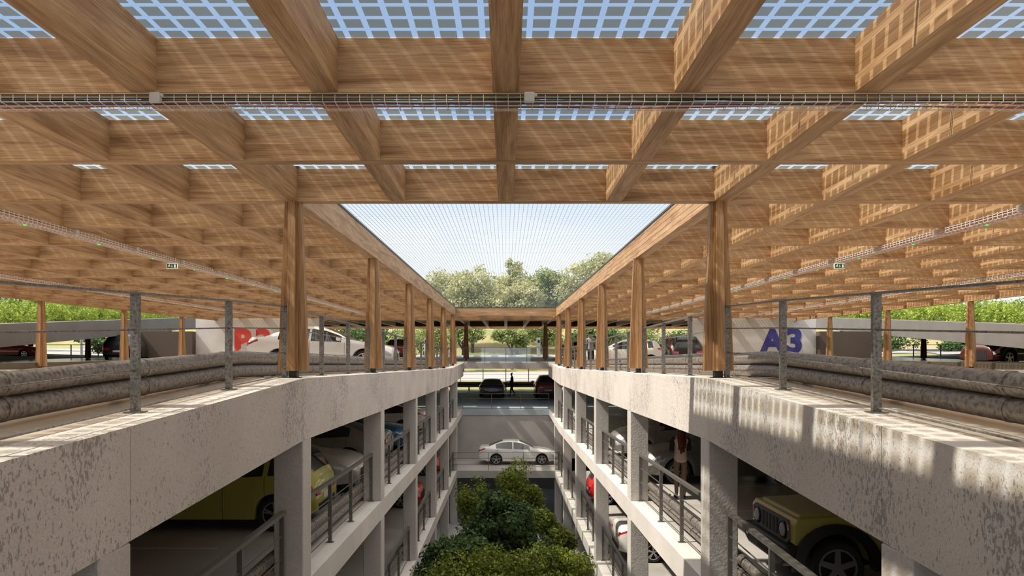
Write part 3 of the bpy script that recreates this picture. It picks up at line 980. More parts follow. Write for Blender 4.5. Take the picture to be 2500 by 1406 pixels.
def long_tray(sx, side, X, y0, y1, label, boxes=True):
    zf = lambda y: roofz(y) - 0.01
    r = thing('cable_tray', (sx * X, y0, zf(y0)), label, 'cable tray')
    mb = MB(); w = 0.004
    for (dx, dz) in ((-0.10, -0.02), (-0.10, -0.055), (-0.10, -0.10), (-0.03, -0.10), (0.04, -0.10), (0.10, -0.10), (0.10, -0.055), (0.10, -0.02)):
        mb.sweep(rect(sx * X + dx - w, sx * X + dx + w, dz - w, dz + w), [y0, 9.8, y1], zf)
    y = y0 + 0.05
    while y < min(y1, 36):
        z = zf(y)
        for dx in (-0.10, 0.10): mb.box(sx * X + dx - w, sx * X + dx + w, y - w, y + w, z - 0.10, z)
        mb.box(sx * X - 0.10, sx * X + 0.10, y - w, y + w, z - 0.10 - w, z - 0.10 + w)
        y += 0.105
    mb.build('wire_basket', M['wire'], r)
    mb = MB(); mb.sweep(rect(sx * X - 0.06, sx * X + 0.05, -0.095, -0.075), [y0, 9.8, y1], zf); mb.build('cable_bundle', M['cab_red'], r)
    j = 0
    while True:
        y = 8.95 + P * j
        if y > y1: break
        z = zf(y)
        mb = MB(); mb.cbox((sx * X, y, z - 0.125), (0.03, 0.04, 0.016) if boxes else (0.02, 0.03, 0.012)); mb.build('pilot_light', M['led'], r)
        if boxes and j < 9:
            mb = MB(); mb.cbox((sx * X - sx * 0.13, y + 1.1, z - 0.04), (0.05, 0.09, 0.09)); mb.build('junction_box', M['box_grey'], r)
        j += 1
for sx, side in SIDES:
    long_tray(sx, side, 7.55, 6.3, 40.5, 'wire basket cable tray running away under the %s roof wing, nearer the void' % side)
    long_tray(sx, side, 13.7, 6.3, 40.5, 'outer wire cable tray with green lights under the %s roof wing' % side, False)

# exit signs
def exit_sign(sx, side):
    X, y = sx * 7.48, 15.6
    z = roofz(y) - 0.20
    r = thing('exit_sign', (X, y, z), 'small green emergency exit sign hanging under the %s roof wing' % side, 'sign')
    w, h = 0.24, 0.115
    mb = MB(); mb.box(X - w / 2, X + w / 2, y, y + 0.03, z - h / 2, z + h / 2); mb.build('housing', M['sign_white'], r)
    mb = MB(); mb.box(X - w / 2 + 0.009, X + w / 2 - 0.009, y - 0.003, y, z - h / 2 + 0.009, z + h / 2 - 0.009); mb.build('face', M['sign_green'], r)
    mb = MB(); yy0, yy1 = y - 0.006, y - 0.003
    def poly(pts): mb.prism([(X + a, z + b_) for a, b_ in pts], 'y', yy0, yy1)
    # running figure
    poly([(-0.055 + 0.009 * math.cos(a), 0.031 + 0.009 * math.sin(a)) for a in frange(0, 2 * PI * 9 / 10, 9)])
    poly([(-0.073, 0.004), (-0.060, 0.000), (-0.048, 0.018), (-0.062, 0.022)])
    poly([(-0.052, 0.018), (-0.036, 0.006), (-0.034, 0.010), (-0.049, 0.023)])
    poly([(-0.066, 0.020), (-0.086, 0.012), (-0.086, 0.007), (-0.066, 0.014)])
    poly([(-0.066, 0.003), (-0.050, -0.010), (-0.046, -0.032), (-0.040, -0.032), (-0.043, -0.006), (-0.058, 0.006)])
    poly([(-0.072, 0.004), (-0.078, -0.016), (-0.096, -0.022), (-0.096, -0.028), (-0.072, -0.021), (-0.064, 0.0)])
    # arrow down
    poly([(-0.004, 0.034), (0.004, 0.034), (0.004, -0.012), (-0.004, -0.012)])
    poly([(0.0, -0.034), (0.020, -0.010), (0.014, -0.006), (0.0, -0.022), (-0.014, -0.006), (-0.020, -0.010)])
    # door
    poly([(0.048, -0.036), (0.084, -0.036), (0.084, 0.036), (0.048, 0.036)])
    mb.build('pictogram', M['sign_white'], r)
    mb = MB()
    for dx in (-0.08, 0.08): mb.tube([(X + dx, y + 0.015, z + h / 2), (X + dx, y + 0.015, roofz(y))], 0.003, 5)
    mb.build('hanger', M['wire'], r)
for sx, side in SIDES: exit_sign(sx, side)

# ------------------------------------------------------------------ cars
WHEELS = {}
def wheel_meshes(R, style):
    key = (round(R, 3), style)
    if key in WHEELS: return WHEELS[key]
    wd = 0.20
    mb = MB()
    rr = R * 0.70
    mb.lathe([(rr, -wd / 2 + 0.01), (R * 0.90, -wd / 2), (R * 0.975, -wd / 2 + 0.03), (R, -wd / 2 + 0.06), (R, wd / 2 - 0.06), (R * 0.975, wd / 2 - 0.03), (R * 0.90, wd / 2), (rr, wd / 2 - 0.01), (rr * 0.97, wd / 2 - 0.06), (rr * 0.97, -wd / 2 + 0.06)], 32, 'y', closed=True)
    mb.lathe([(0.01, -0.02), (rr * 0.96, -0.02), (rr * 0.96, 0.02), (0.01, 0.02)], 24, 'y')
    ty = mb.mesh('tyre', M['tyre'], True)
    mb = MB()
    for s in (-1, 1):
        yo = s * (wd / 2 - 0.022)
        mb.lathe([(rr * 0.90, yo - 0.012), (rr * 1.0, yo - 0.012), (rr * 1.0, yo + 0.012), (rr * 0.90, yo + 0.012)], 32, 'y', closed=True)
        mb.lathe([(0.01, yo - 0.02), (0.055, yo - 0.02), (0.055, yo + 0.008), (0.01, yo + 0.008)], 16, 'y')
        nsp = 5
        for k in range(nsp):
            a0 = 2 * PI * k / nsp + PI / 2
            for da in ((-0.14, 0.14) if style == 'double' else (0.0,)):
                wdt = 0.017 if style == 'double' else 0.042
                u = Vector((math.cos(a0 + da), 0, math.sin(a0 + da))); u0 = Vector((math.cos(a0 + da * 0.4), 0, math.sin(a0 + da * 0.4)))
                p = u0 * 0.035; q = u * rr * 0.94
                d = (q - p).normalized(); n_ = Vector((-d.z, 0, d.x)) * wdt
                ya, yb = yo - 0.012, yo + 0.010
                mb.hexa([Vector((v.x, ya, v.z)) for v in (p - n_, p + n_, q + n_ * 0.8, q - n_ * 0.8)] + [Vector((v.x, yb, v.z)) for v in (p - n_, p + n_, q + n_ * 0.8, q - n_ * 0.8)])
    rm = mb.mesh('rim', M['rim'], True)
    WHEELS[key] = (ty, rm)
    return ty, rm

CARS = {
 'sedan': dict(L=4.62, Wd=1.78, R=0.325, ax=(0.90, 3.60), top=[(0, 0.60), (0.03, 0.70), (0.10, 0.75), (0.35, 0.83), (0.8, 0.90), (1.25, 0.97), (1.40, 1.01), (1.75, 1.20), (2.15, 1.365), (2.5, 1.425), (2.9, 1.435), (3.3, 1.385), (3.7, 1.235), (4.02, 1.105), (4.15, 1.085), (4.5, 1.075), (4.58, 1.04), (4.62, 0.92)],
     belt=[(0, 0.52), (0.5, 0.76), (1.2, 0.89), (2.4, 0.93), (3.6, 0.985), (4.3, 1.0), (4.62, 0.86)], ws=(1.38, 2.22), rw=(3.22, 4.03), sw=(1.62, 3.62), bp=2.62, cp=None, sill=0.22),
 'hatch': dict(L=4.10, Wd=1.76, R=0.32, ax=(0.84, 3.38), top=[(0, 0.62), (0.03, 0.74), (0.10, 0.80), (0.35, 0.90), (0.8, 0.97), (1.05, 1.02), (1.2, 1.08), (1.6, 1.28), (2.0, 1.43), (2.4, 1.485), (2.9, 1.49), (3.4, 1.455), (3.68, 1.40), (3.80, 1.33), (3.95, 1.10), (4.04, 0.97), (4.09, 0.85), (4.10, 0.72)],
     belt=[(0, 0.54), (0.5, 0.80), (1.1, 0.92), (2.4, 0.96), (3.5, 1.02), (3.9, 1.0), (4.10, 0.66)], ws=(1.15, 2.02), rw=(3.66, 4.00), sw=(1.42, 3.52), bp=2.46, cp=3.20, sill=0.22),
 'coupe': dict(L=4.45, Wd=1.88, R=0.335, ax=(0.92, 3.45), top=[(0, 0.52), (0.03, 0.62), (0.15, 0.70), (0.5, 0.82), (0.9, 0.90), (1.3, 0.93), (1.5, 0.98), (1.9, 1.17), (2.3, 1.29), (2.7, 1.31), (3.1, 1.25), (3.6, 1.09), (4.0, 0.96), (4.3, 0.93), (4.4, 0.88), (4.45, 0.74)],
     belt=[(0, 0.46), (0.5, 0.72), (1.2, 0.85), (2.4, 0.88), (3.4, 0.90), (4.2, 0.86), (4.45, 0.66)], ws=(1.46, 2.35), rw=(3.0, 4.0), sw=(1.7, 3.2), bp=2.75, cp=None, sill=0.2),
 'suv': dict(L=4.45, Wd=1.86, R=0.36, ax=(0.86, 3.55), top=[(0, 0.72), (0.03, 0.86), (0.10, 0.93), (0.4, 1.02), (0.9, 1.09), (1.15, 1.14), (1.3, 1.20), (1.7, 1.44), (2.05, 1.59), (2.5, 1.65), (3.2, 1.65), (3.9, 1.60), (4.12, 1.52), (4.25, 1.30), (4.36, 1.08), (4.42, 0.95), (4.45, 0.80)],
     belt=[(0, 0.62), (0.5, 0.92), (1.1, 1.04), (2.4, 1.08), (3.8, 1.13), (4.2, 1.08), (4.45, 0.76)], ws=(1.24, 2.08), rw=(4.06, 4.33), sw=(1.5, 3.95), bp=2.62, cp=3.45, sill=0.26),
}
CAR_MESH = {}
def car_meshes(kind, detail):
    key = (kind, detail)
    if key in CAR_MESH: return CAR_MESH[key]
    c = CARS[kind]; Lc, w0, R = c['L'], c['Wd'] / 2, c['R']
    step = 0.05 if detail else 0.10
    xs = set(np.round(np.arange(0, Lc + 1e-6, step), 3)); xs |= {0.0, 0.03, 0.07, Lc, round(Lc - 0.03, 3), round(Lc - 0.08, 3)}
    RA = R * 1.13
    for a in c['ax']:
        for ang in np.linspace(0.02, PI - 0.02, 17 if detail else 11): xs.add(round(a + RA * math.cos(ang), 3))
    for v in c['ws'] + c['rw'] + c['sw'] + (c['bp'] - 0.04, c['bp'] + 0.04): xs.add(round(v, 3))
    if c['cp']: xs |= {round(c['cp'] - 0.05, 3), round(c['cp'] + 0.05, 3)}
    xs = sorted(xs)
    out = [xs[0]]
    for x in xs[1:]:
        if x - out[-1] > 0.012: out.append(x)
    xs = out
    rings = []
    for x in xs:
        top = interp(x, c['top']); belt = min(interp(x, c['belt']), top - 0.02)
        zl = c['sill']
        if x < 0.5: zl += 0.04 * (0.5 - x) / 0.5
        if x > Lc - 0.55: zl += 0.12 * (x - Lc + 0.55) / 0.55
        for a in c['ax']:
            if abs(x - a) < RA: zl = max(zl, R + math.sqrt(RA * RA - (x - a) ** 2))
        w = w0
        if x < 0.8: w = w0 * (1 - 0.20 * ((0.8 - x) / 0.8) ** 2.4)
        if x > Lc - 0.7: w = w0 * (1 - 0.15 * ((x - Lc + 0.7) / 0.7) ** 2.4)
        for a in c['ax']:
            w += 0.012 * math.exp(-((x - a) / 0.35) ** 2)
        zl = min(zl, belt - 0.06)
        cab = min(1, max(0, (top - belt) / 0.36))
        wr = w * (0.93 - 0.24 * cab)
        rail = belt + (top - belt) * (0.80 if cab > 0.3 else 0.62)
        h = belt - zl
        pts = [(0, zl), (w * 0.86, zl), (w * 0.985, zl + 0.012), (w, zl + h * 0.36), (w * 1.0, zl + h * 0.62), (w * 0.975, zl + h * 0.90), (w * 0.945, belt),
               (wr, rail), (wr - 0.075 * (0.4 + 0.6 * cab), top - 0.012 * cab - 0.002), (wr * 0.5, top + 0.012 * (1 if cab > 0.3 else 0.6)), (0, top + 0.02 * (1 if cab > 0.3 else 0.6))]
        rings.append(pts)
    N = 11
    vid = {}
    V = []
    def vert(i, k, s):
        if k in (0, N - 1): s = 1
        kk = (i, k, s)
        if kk not in vid:
            vid[kk] = len(V)
            y, z = rings[i][k]
            V.append((Lc / 2 - xs[i], s * y, z))
        return vid[kk]
    parts = {n: [] for n in ('body', 'windscreen', 'rear_window', 'side_window', 'headlight', 'tail_light', 'door_seam')}
    for i in range(len(xs) - 1):
        xm = (xs[i] + xs[i + 1]) / 2
        for k in range(N - 1):
            for s in (1, -1):
                q = [vert(i, k, s), vert(i + 1, k, s), vert(i + 1, k + 1, s), vert(i, k + 1, s)]
                if s == -1: q.reverse()
                p = 'body'
                if k == 6 and c['sw'][0] < xm < c['sw'][1] and abs(xm - c['bp']) > 0.035 and not (c['cp'] and abs(xm - c['cp']) < 0.045): p = 'side_window'
                elif k >= 8 and c['ws'][0] < xm < c['ws'][1]: p = 'windscreen'
                elif k >= 8 and c['rw'][0] < xm < c['rw'][1]: p = 'rear_window'
                elif k == 7 and (c['rw'][0] + 0.1 < xm < c['rw'][1] or c['ws'][0] < xm < c['ws'][1] - 0.25) and False: p = 'body'
                elif k in (4, 5) and 0.03 < xm < 0.46 - 0.10 * (k == 4) and (k == 5 or xm < 0.3): p = 'headlight'
                elif k == 5 and xm > Lc - 0.36: p = 'tail_light'
                parts[p].append(tuple(q))
    for i in (0, len(xs) - 1):
        loop = [vert(i, k, 1) for k in range(N)] + [vert(i, k, -1) for k in range(N - 2, 0, -1)]
        if i == len(xs) - 1: loop.reverse()
        parts['body'].append(tuple(loop))
    out = {}
    def sub(name, faces, mat):
        ids = sorted({i for f in faces for i in f}); mp = {a: b for b, a in enumerate(ids)}
        me = bpy.data.meshes.new(name)
        me.from_pydata([V[i] for i in ids], [], [tuple(mp[i] for i in f) for f in faces])
        bm = bmesh.new(); bm.from_mesh(me); bmesh.ops.recalc_face_normals(bm, faces=bm.faces)
        cen = Vector((0, 0, 0.75))
        if bm.faces and sum((f.calc_center_median() - cen).dot(f.normal) for f in bm.faces) < 0:
            bmesh.ops.reverse_faces(bm, faces=bm.faces)
        bm.to_mesh(me); bm.free()
        me.polygons.foreach_set('use_smooth', [True] * len(me.polygons))
        try: me.set_sharp_from_angle(angle=math.radians(40))
        except Exception: pass
        if mat is not None: me.materials.append(mat)
        return me
    out['body_faces'] = (V, parts['body'])
    out['body'] = sub('body', parts['body'], None)
    out['windscreen'] = [sub('windscreen', parts['windscreen'], M['car_glass'])]
    out['rear_window'] = [sub('rear_window', parts['rear_window'], M['car_glass'])]
    for n, mt in (('side_window', 'car_glass'), ('headlight', 'lens_clear'), ('tail_light', 'lens_red')):
        ls = []
        for s in (1, -1):
            fs = [f for f in parts[n] if sum(V[i][1] for i in f) * s > 0]
            if n == 'side_window':   # split at the pillars so that each pane is its own part
                cuts = [c['bp']] + ([c['cp']] if c['cp'] else [])
                edges = [-1] + cuts + [99]
                for a, b in zip(edges, edges[1:]):
                    ff = [f for f in fs if a < Lc / 2 - sum(V[i][0] for i in f) / len(f) < b]
                    if ff: ls.append(sub(n, ff, M[mt]))
            elif fs: ls.append(sub(n, fs, M[mt]))
        out[n] = ls
    # door seams
    sm_ = []
    seams = [c['ws'][0] + 0.12, c['bp'], c['cp'] if c['cp'] else c['sw'][1] - 0.1]
    for sxx in seams:
        i = min(range(len(xs)), key=lambda q: abs(xs[q] - sxx))
        for s in (1, -1):
            vs = []
            for k in (2, 3, 4, 5, 6):
                y, z = rings[i][k]
                for dx in (-0.004, 0.004): vs.append((Lc / 2 - xs[i] + dx, s * (y + 0.002), z))
            mb = MB(); mb.add(vs, [(2 * q, 2 * q + 1, 2 * q + 3, 2 * q + 2) for q in range(4)])
            sm_.append(mb.mesh('door_seam', M['trim_black']))
    out['door_seam'] = sm_
    mb = MB(); mb.box(-Lc / 2 + 0.25, Lc / 2 - 0.25, -w0 * 0.72, w0 * 0.72, c['sill'] - 0.02, c['sill'] + 0.12); mb.box(-Lc / 2 + 0.3, Lc / 2 - 0.3, -w0 * 0.62, w0 * 0.62, c['sill'], c['sill'] + 0.42)
    out['underbody'] = mb.mesh('underbody', M['trim_black'])
    # front and rear details
    zt0 = interp(0.02, c['top'])
    mb = MB(); mb.box(Lc / 2 - 0.03, Lc / 2 + 0.010, -w0 * 0.52, w0 * 0.52, 0.33, zt0 - 0.10); mb.box(Lc / 2 - 0.02, Lc / 2 + 0.014, -w0 * 0.60, w0 * 0.60, 0.27, 0.30)
    out['grille'] = mb.mesh('grille', M['trim_black'])
    zr = interp(Lc - 0.005, c['top'])
    mb = MB(); mb.box(-Lc / 2 - 0.012, -Lc / 2 + 0.03, -w0 * 0.66, w0 * 0.66, c['sill'] + 0.12, c['sill'] + 0.24)
    out['rear_valance'] = mb.mesh('rear_valance', M['trim_black'])
    mb = MB(); mb.box(-Lc / 2 - 0.012, -Lc / 2 + 0.02, -0.26, 0.26, c['sill'] + 0.28, c['sill'] + 0.39)
    out['number_plate'] = mb.mesh('number_plate', M['plate'])
    lamps = []
    for s in (1, -1):
        mb = MB(); mb.hexa([(-Lc / 2 - 0.010, s * w0 * 0.50, zr - 0.18), (-Lc / 2 + 0.05, s * w0 * 0.50, zr - 0.18), (-Lc / 2 + 0.05, s * w0 * 0.845, zr - 0.16), (-Lc / 2 - 0.010, s * w0 * 0.835, zr - 0.16),
                            (-Lc / 2 - 0.010, s * w0 * 0.50, zr - 0.05), (-Lc / 2 + 0.05, s * w0 * 0.50, zr - 0.05), (-Lc / 2 + 0.05, s * w0 * 0.845, zr - 0.03), (-Lc / 2 - 0.010, s * w0 * 0.835, zr - 0.03)])
        lamps.append(mb.mesh('rear_lamp', M['lens_red']))
    out['rear_lamp'] = lamps
    mir = []
    xw = Lc / 2 - (c['ws'][0] + 0.28); zb = interp(c['ws'][0] + 0.3, c['belt']) + 0.03
    for s in (1, -1):
        mb = MB()
        mb.tube([(xw, s * (w0 * 0.93), zb), (xw, s * (w0 * 1.02), zb + 0.03)], 0.02, 6)
        mb.hexa([(xw - 0.06, s * w0 * 1.0, zb), (xw + 0.05, s * w0 * 1.0, zb + 0.01), (xw + 0.03, s * (w0 + 0.17), zb + 0.02), (xw - 0.06, s * (w0 + 0.17), zb + 0.02),
                 (xw - 0.06, s * w0 * 1.0, zb + 0.13), (xw + 0.05, s * w0 * 1.0, zb + 0.11), (xw + 0.03, s * (w0 + 0.17), zb + 0.11), (xw - 0.06, s * (w0 + 0.17), zb + 0.13)])
        mir.append(mb)
    out['mirror'] = mir
    hd = []
    for s in (1, -1):
        for hx in (c['bp'] - 0.16, (c['cp'] or c['sw'][1]) - 0.12):
            i = min(range(len(xs)), key=lambda q: abs(xs[q] - hx)); y, z = rings[i][5]
            mb = MB(); xx = Lc / 2 - xs[i]
            mb.box(xx - 0.09, xx + 0.09, s * (y - 0.01), s * (y + 0.022), z - 0.055, z - 0.025)
            hd.append(mb)
    out['door_handle'] = hd
    CAR_MESH[key] = out
    return out

def car(kind, pm, x, y, z, heading, label, detail=True, rim='double', group=None, minimal=False):
    c = CARS[kind]; g = car_meshes(kind, detail)
    r = thing('car', (x, y, z), label, 'car', group, heading)
    V, faces = g['body_faces']
    me = g['body'].copy(); me.materials.clear(); me.materials.append(M[pm])
    link_mesh('body', me, r, False)
    for n in ('windscreen', 'rear_window', 'side_window', 'headlight', 'tail_light', 'rear_lamp', 'door_seam'):
        for me in g[n]: link_mesh(n, me, r, False)
    for n in ('underbody', 'grille', 'rear_valance', 'number_plate'):
        link_mesh(n, g[n], r, False)
    for mb in g['mirror']: mb.build('mirror', M[pm], r, False)
    if not minimal:
        for mb in g['door_handle']: mb.build('door_handle', M[pm], r, False)
    ty, rm = wheel_meshes(c['R'], rim)
    for a in c['ax']:
        for s in (1, -1):
            w = link_mesh('wheel', ty, r, False)
            w.location = (c['L'] / 2 - a, s * (c['Wd'] / 2 - 0.125), c['R'])
            link_mesh('rim', rm, w, False)
    return r

FB = PI        # nose to the left (-x)
# upper deck
car('sedan', 'p_white', -5.92, 22.9, deck0(22.9), 0.0, 'white saloon car parked on the left upper deck behind the timber columns')
car('hatch', 'p_white', 5.95, 36.0, deck0(36), FB + 0.1, 'white hatchback on the right upper deck beside the person in a grey hoodie')
car('suv', 'p_black', 9.5, 38.6, deck0(38.6), PI / 2, 'black hatchback with clear rear window on the right upper deck')
car('hatch', 'p_darkred', -7.7, 51.0, deck0(51), PI / 2, 'dark red car facing away on the left end deck')
car('sedan', 'p_white', 6.4, 53.0, deck0(53), 0.0, 'small white car half hidden behind the far right columns', minimal=True)
car('sedan', 'p_white', 14.0, 55.0, deck0(55), 0.0, 'distant white car beside the black hatchback', minimal=True)
# middle level, left
car('hatch', 'p_green', -5.48, 13.35, lvl1(13.35), FB, 'lime green hatchback with its tail to the void on the left middle gallery')
car('sedan', 'p_cream', -5.76, 17.0, lvl1(17), 0.0, 'cream white car with its nose to the void behind the lime green hatchback')
car('sedan', 'p_silver', -5.76, 20.6, lvl1(20.6), FB, 'silver saloon with its tail to the void on the left middle gallery')
car('coupe', 'p_blue', -5.68, 25.6, lvl1(25.6), 0.0, 'blue car with its nose to the void on the left middle gallery')
car('sedan', 'p_white', -5.76, 31.0, lvl1(31), FB, 'white car with red tail lights far along the left middle gallery', minimal=True)
# middle level, right
car('sedan', 'p_grey', 5.76, 18.4, lvl1(18.4), FB, 'dark grey saloon beside the woman on the right middle gallery', rim='double')
car('hatch', 'p_silver', 5.60, 23.2, lvl1(23.2), FB, 'silver car with bright headlights on the right middle gallery')
# lower level
car('hatch', 'p_red', -5.60, 29.8, lvl2(0), 0.0, 'red hatchback on the left lower gallery', minimal=True)
car('suv', 'p_red', -5.80, 38.2, lvl2(0), 0.0, 'red car furthest along the left lower gallery', minimal=True)
car('hatch', 'p_red', 5.62, 30.4, lvl2(0), 0.0, 'red car on the right lower gallery', minimal=True)
car('sedan', 'p_white', 5.75, 21.9, lvl2(0), 0.0, 'white car with a red tail light low on the right lower gallery')
car('sedan', 'p_white', 0.72, 42.0, lvl2(0), 0.0, 'white saloon driving across the far end of the lower level')
# open middle level at the far end
car('coupe', 'p_navy', -1.02, 52.4, lvl1(52.4), PI / 2, 'dark coupe seen from behind in the far opening')
car('suv', 'p_darkred', 3.02, 51.6, lvl1(51.6), PI / 2, 'dark red tall car at the right of the far opening')
# outer lanes
car('hatch', 'p_red', -40.6, 57.4, lane_z(57.4), 0.15, 'red car in the shaded left outer lane', minimal=True)
car('suv', 'p_black', -23.2, 43.0, lane_z(43.0), PI / 2 + 0.2, 'black car at the wall with painted-in shade in the left outer lane', minimal=True)
car('suv', 'p_maroon', 22.9, 31.6, lane_z(31.6), FB + 0.35, 'dark maroon tall car in the right outer lane', rim='single')

# boxy off-road car on the right middle gallery
def off_roader():
    y, nose = 9.8, 3.74
    r = thing('car', (nose + 1.72, y, lvl1(y)), 'boxy mustard off road car with round headlights on the right middle gallery', 'car', None, FB)
    w = 0.76; x1 = 1.72; x0 = -1.72; zs = 0.42; zh = 1.03
    xw = 1.17; R = 0.36; RA = 0.47
    def bev(o, wd, sg=3):
        b = o.modifiers.new('bevel', 'BEVEL'); b.width = wd; b.segments = sg; b.limit_method = 'ANGLE'
        for p in o.data.polygons: p.use_smooth = True
        try: o.data.set_sharp_from_angle(angle=math.radians(50))
        except Exception: pass
        return o
    # lower body: side outline with wheel arches
    def arch(cx, z0):
        return [(cx + RA * math.cos(a), max(z0, R + RA * math.sin(a))) for a in frange(0.0, PI, 12)]
    out = [(x0, zs + 0.05)]
    a2 = [(x, z) for x, z in arch(-1.08, zs)][::-1]
    a1 = [(x, z) for x, z in arch(xw, zs)][::-1]
    out += a2 + a1 + [(x1 - 0.06, 0.62), (x1, 0.66), (x1, zh - 0.13), (x1 - 0.05, zh - 0.05), (0.62, zh), (x0, zh)]
    mb = MB(); mb.prism(out, 'y', -w, w)
    bev(mb.build('body', M['p_olive'], r, False), 0.03)
    mb = MB(); mb.prism([(0.60, zh - 0.02), (x1 - 0.10, zh - 0.06), (x1 - 0.12, zh - 0.01), (0.60, zh + 0.045)], 'y', -w + 0.12, w - 0.12)
    bev(mb.build('bonnet', M['p_olive'], r, False), 0.02)
    mb = MB(); mb.prism([(x0 + 0.02, zh - 0.01), (0.55, zh - 0.01), (0.30, 1.66), (x0 + 0.10, 1.70)], 'y', -w + 0.06, w - 0.06)
    bev(mb.build('cabin', M['p_olive'], r, False), 0.04)
    mb = MB(); mb.hexa([(0.555, -0.6, zh + 0.06), (0.575, -0.6, zh + 0.06), (0.575, 0.6, zh + 0.06), (0.555, 0.6, zh + 0.06), (0.345, -0.58, 1.58), (0.365, -0.58, 1.58), (0.365, 0.58, 1.58), (0.345, 0.58, 1.58)])
    mb.build('windscreen', M['car_glass'], r, False)
    for s in (1, -1):
        for a, b in ((-0.42, 0.36), (-1.5, -0.55)):
            mb = MB(); mb.prism([(a, zh + 0.06), (b, zh + 0.06), (b - (0.16 if b > 0 else 0), 1.56), (a, 1.56)], 'y', s * (w - 0.07), s * (w - 0.052))
            mb.build('side_window', M['car_glass'], r, False)
    # front face with slots and round lamps
    mb = MB(); mb.prism([(-0.66, 0.70), (-0.58, 0.64), (0.58, 0.64), (0.66, 0.70), (0.66, 0.89), (0.58, 0.94), (-0.58, 0.94), (-0.66, 0.89)], 'x', x1 - 0.01, x1 + 0.02)
    fp = mb.build('grille', simple('grey grille panel', (0.16, 0.15, 0.15), 0.45), r, False)
    for k in range(5):
        mb = MB(); yy = (k - 2) * 0.125; mb.box(x1 + 0.018, x1 + 0.026, yy - 0.035, yy + 0.035, 0.68, 0.90)
        link_mesh('slot', mb.mesh('slot', M['trim_black']), fp, False)
    for s in (1, -1):
        mb = MB(); mb.lathe([(0.118, x1 + 0.0), (0.122, x1 + 0.035), (0.108, x1 + 0.045), (0.10, x1 + 0.03)], 24, 'x', (0, s * 0.47, 0.79))
        h = mb.build('headlight_bezel', M['trim_black'], r, False, True)
        mb = MB(); mb.lathe([(0.10, x1 + 0.02), (0.09, x1 + 0.045), (0.05, x1 + 0.06), (0.01, x1 + 0.064)], 24, 'x', (0, s * 0.47, 0.79))
        link_mesh('headlight', mb.mesh('headlight', M['lens_clear'], True), h, False)
        mb = MB(); mb.box(x1 + 0.015, x1 + 0.028, s * 0.60, s * 0.655, 0.81, 0.88); mb.build('indicator', M['lens_red'], r, False)
        mb = MB(); mb.cbox((0.62, s * (w + 0.004), 0.86), (0.09, 0.016, 0.045)); mb.build('side_marker', M['lens_red'], r, False)
        # flared arches
        for cx in (xw, -1.08):
            mb = MB(); inn = [(cx + (RA - 0.01) * math.cos(a), R + (RA - 0.01) * math.sin(a)) for a in frange(-0.08, PI + 0.05, 14)]
            oo = [(cx + (RA + 0.115) * math.cos(a), R + (RA + 0.10) * math.sin(a)) for a in frange(-0.08, PI + 0.05, 14)]
            vs = []; fs = []
            for (p, q) in zip(inn, oo):
                vs += [(p[0], s * (w - 0.05), p[1]), (p[0], s * (w + 0.095), p[1]), (q[0], s * (w + 0.07), q[1]), (q[0], s * (w - 0.01), q[1])]
            for i in range(len(inn) - 1):
                for k in range(4): fs.append((4 * i + k, 4 * i + (k + 1) % 4, 4 * i + 4 + (k + 1) % 4, 4 * i + 4 + k))
            fs += [(0, 1, 2, 3), (len(vs) - 4, len(vs) - 3, len(vs) - 2, len(vs) - 1)]
            mb.add(vs, fs); mb.build('wheel_arch', M['trim_black'], r, False, True)
        mb = MB(); mb.tube([(0.42, s * 0.74, 1.2), (0.42, s * 0.90, 1.22)], 0.02, 6); mb.cbox((0.42, s * 0.93, 1.24), (0.10, 0.16, 0.17)); mb.build('mirror', M['trim_black'], r, False)
        for q in ((0.36, 0.37, 0.44, zh), (-0.60, -0.59, 0.5, zh), (-0.60, 0.37, 0.62, 0.64)):
            mb = MB(); mb.box(q[0], q[1], s * w, s * (w + 0.004), q[2], q[3]); mb.build('door_seam', M['trim_black'], r, False)
    # bumper
    mb = MB(); mb.prism([(-0.80, 0.42), (-0.62, 0.34), (0.62, 0.34), (0.80, 0.42), (0.80, 0.64), (-0.80, 0.64)], 'x', x1 - 0.22, x1 + 0.12)
    bm_ = bev(mb.build('bumper', M['trim_black'], r, False), 0.05)
    for s in (1, -1):
        mb = MB(); mb.lathe([(0.05, x1 + 0.10), (0.05, x1 + 0.13), (0.01, x1 + 0.14)], 14, 'x', (0, s * 0.62, 0.51)); link_mesh('fog_light', mb.mesh('fog_light', M['lens_clear'], True), bm_, False)
    mb = MB(); mb.box(x1 + 0.10, x1 + 0.135, -0.40, 0.40, 0.42, 0.48); link_mesh('intake', mb.mesh('intake', M['steel_dark']), bm_, False)
    mb = MB(); mb.box(x0 + 0.2, x1 - 0.2, -0.5, 0.5, 0.32, 0.62); mb.build('underbody', M['trim_black'], r, False)
    ty, rm = wheel_meshes(R, 'single')
    for cx in (xw, -1.08):
        for s in (1, -1):
            q = link_mesh('wheel', ty, r, False); q.location = (cx, s * (w - 0.04), R); link_mesh('rim', rm, q, False)
off_roader()

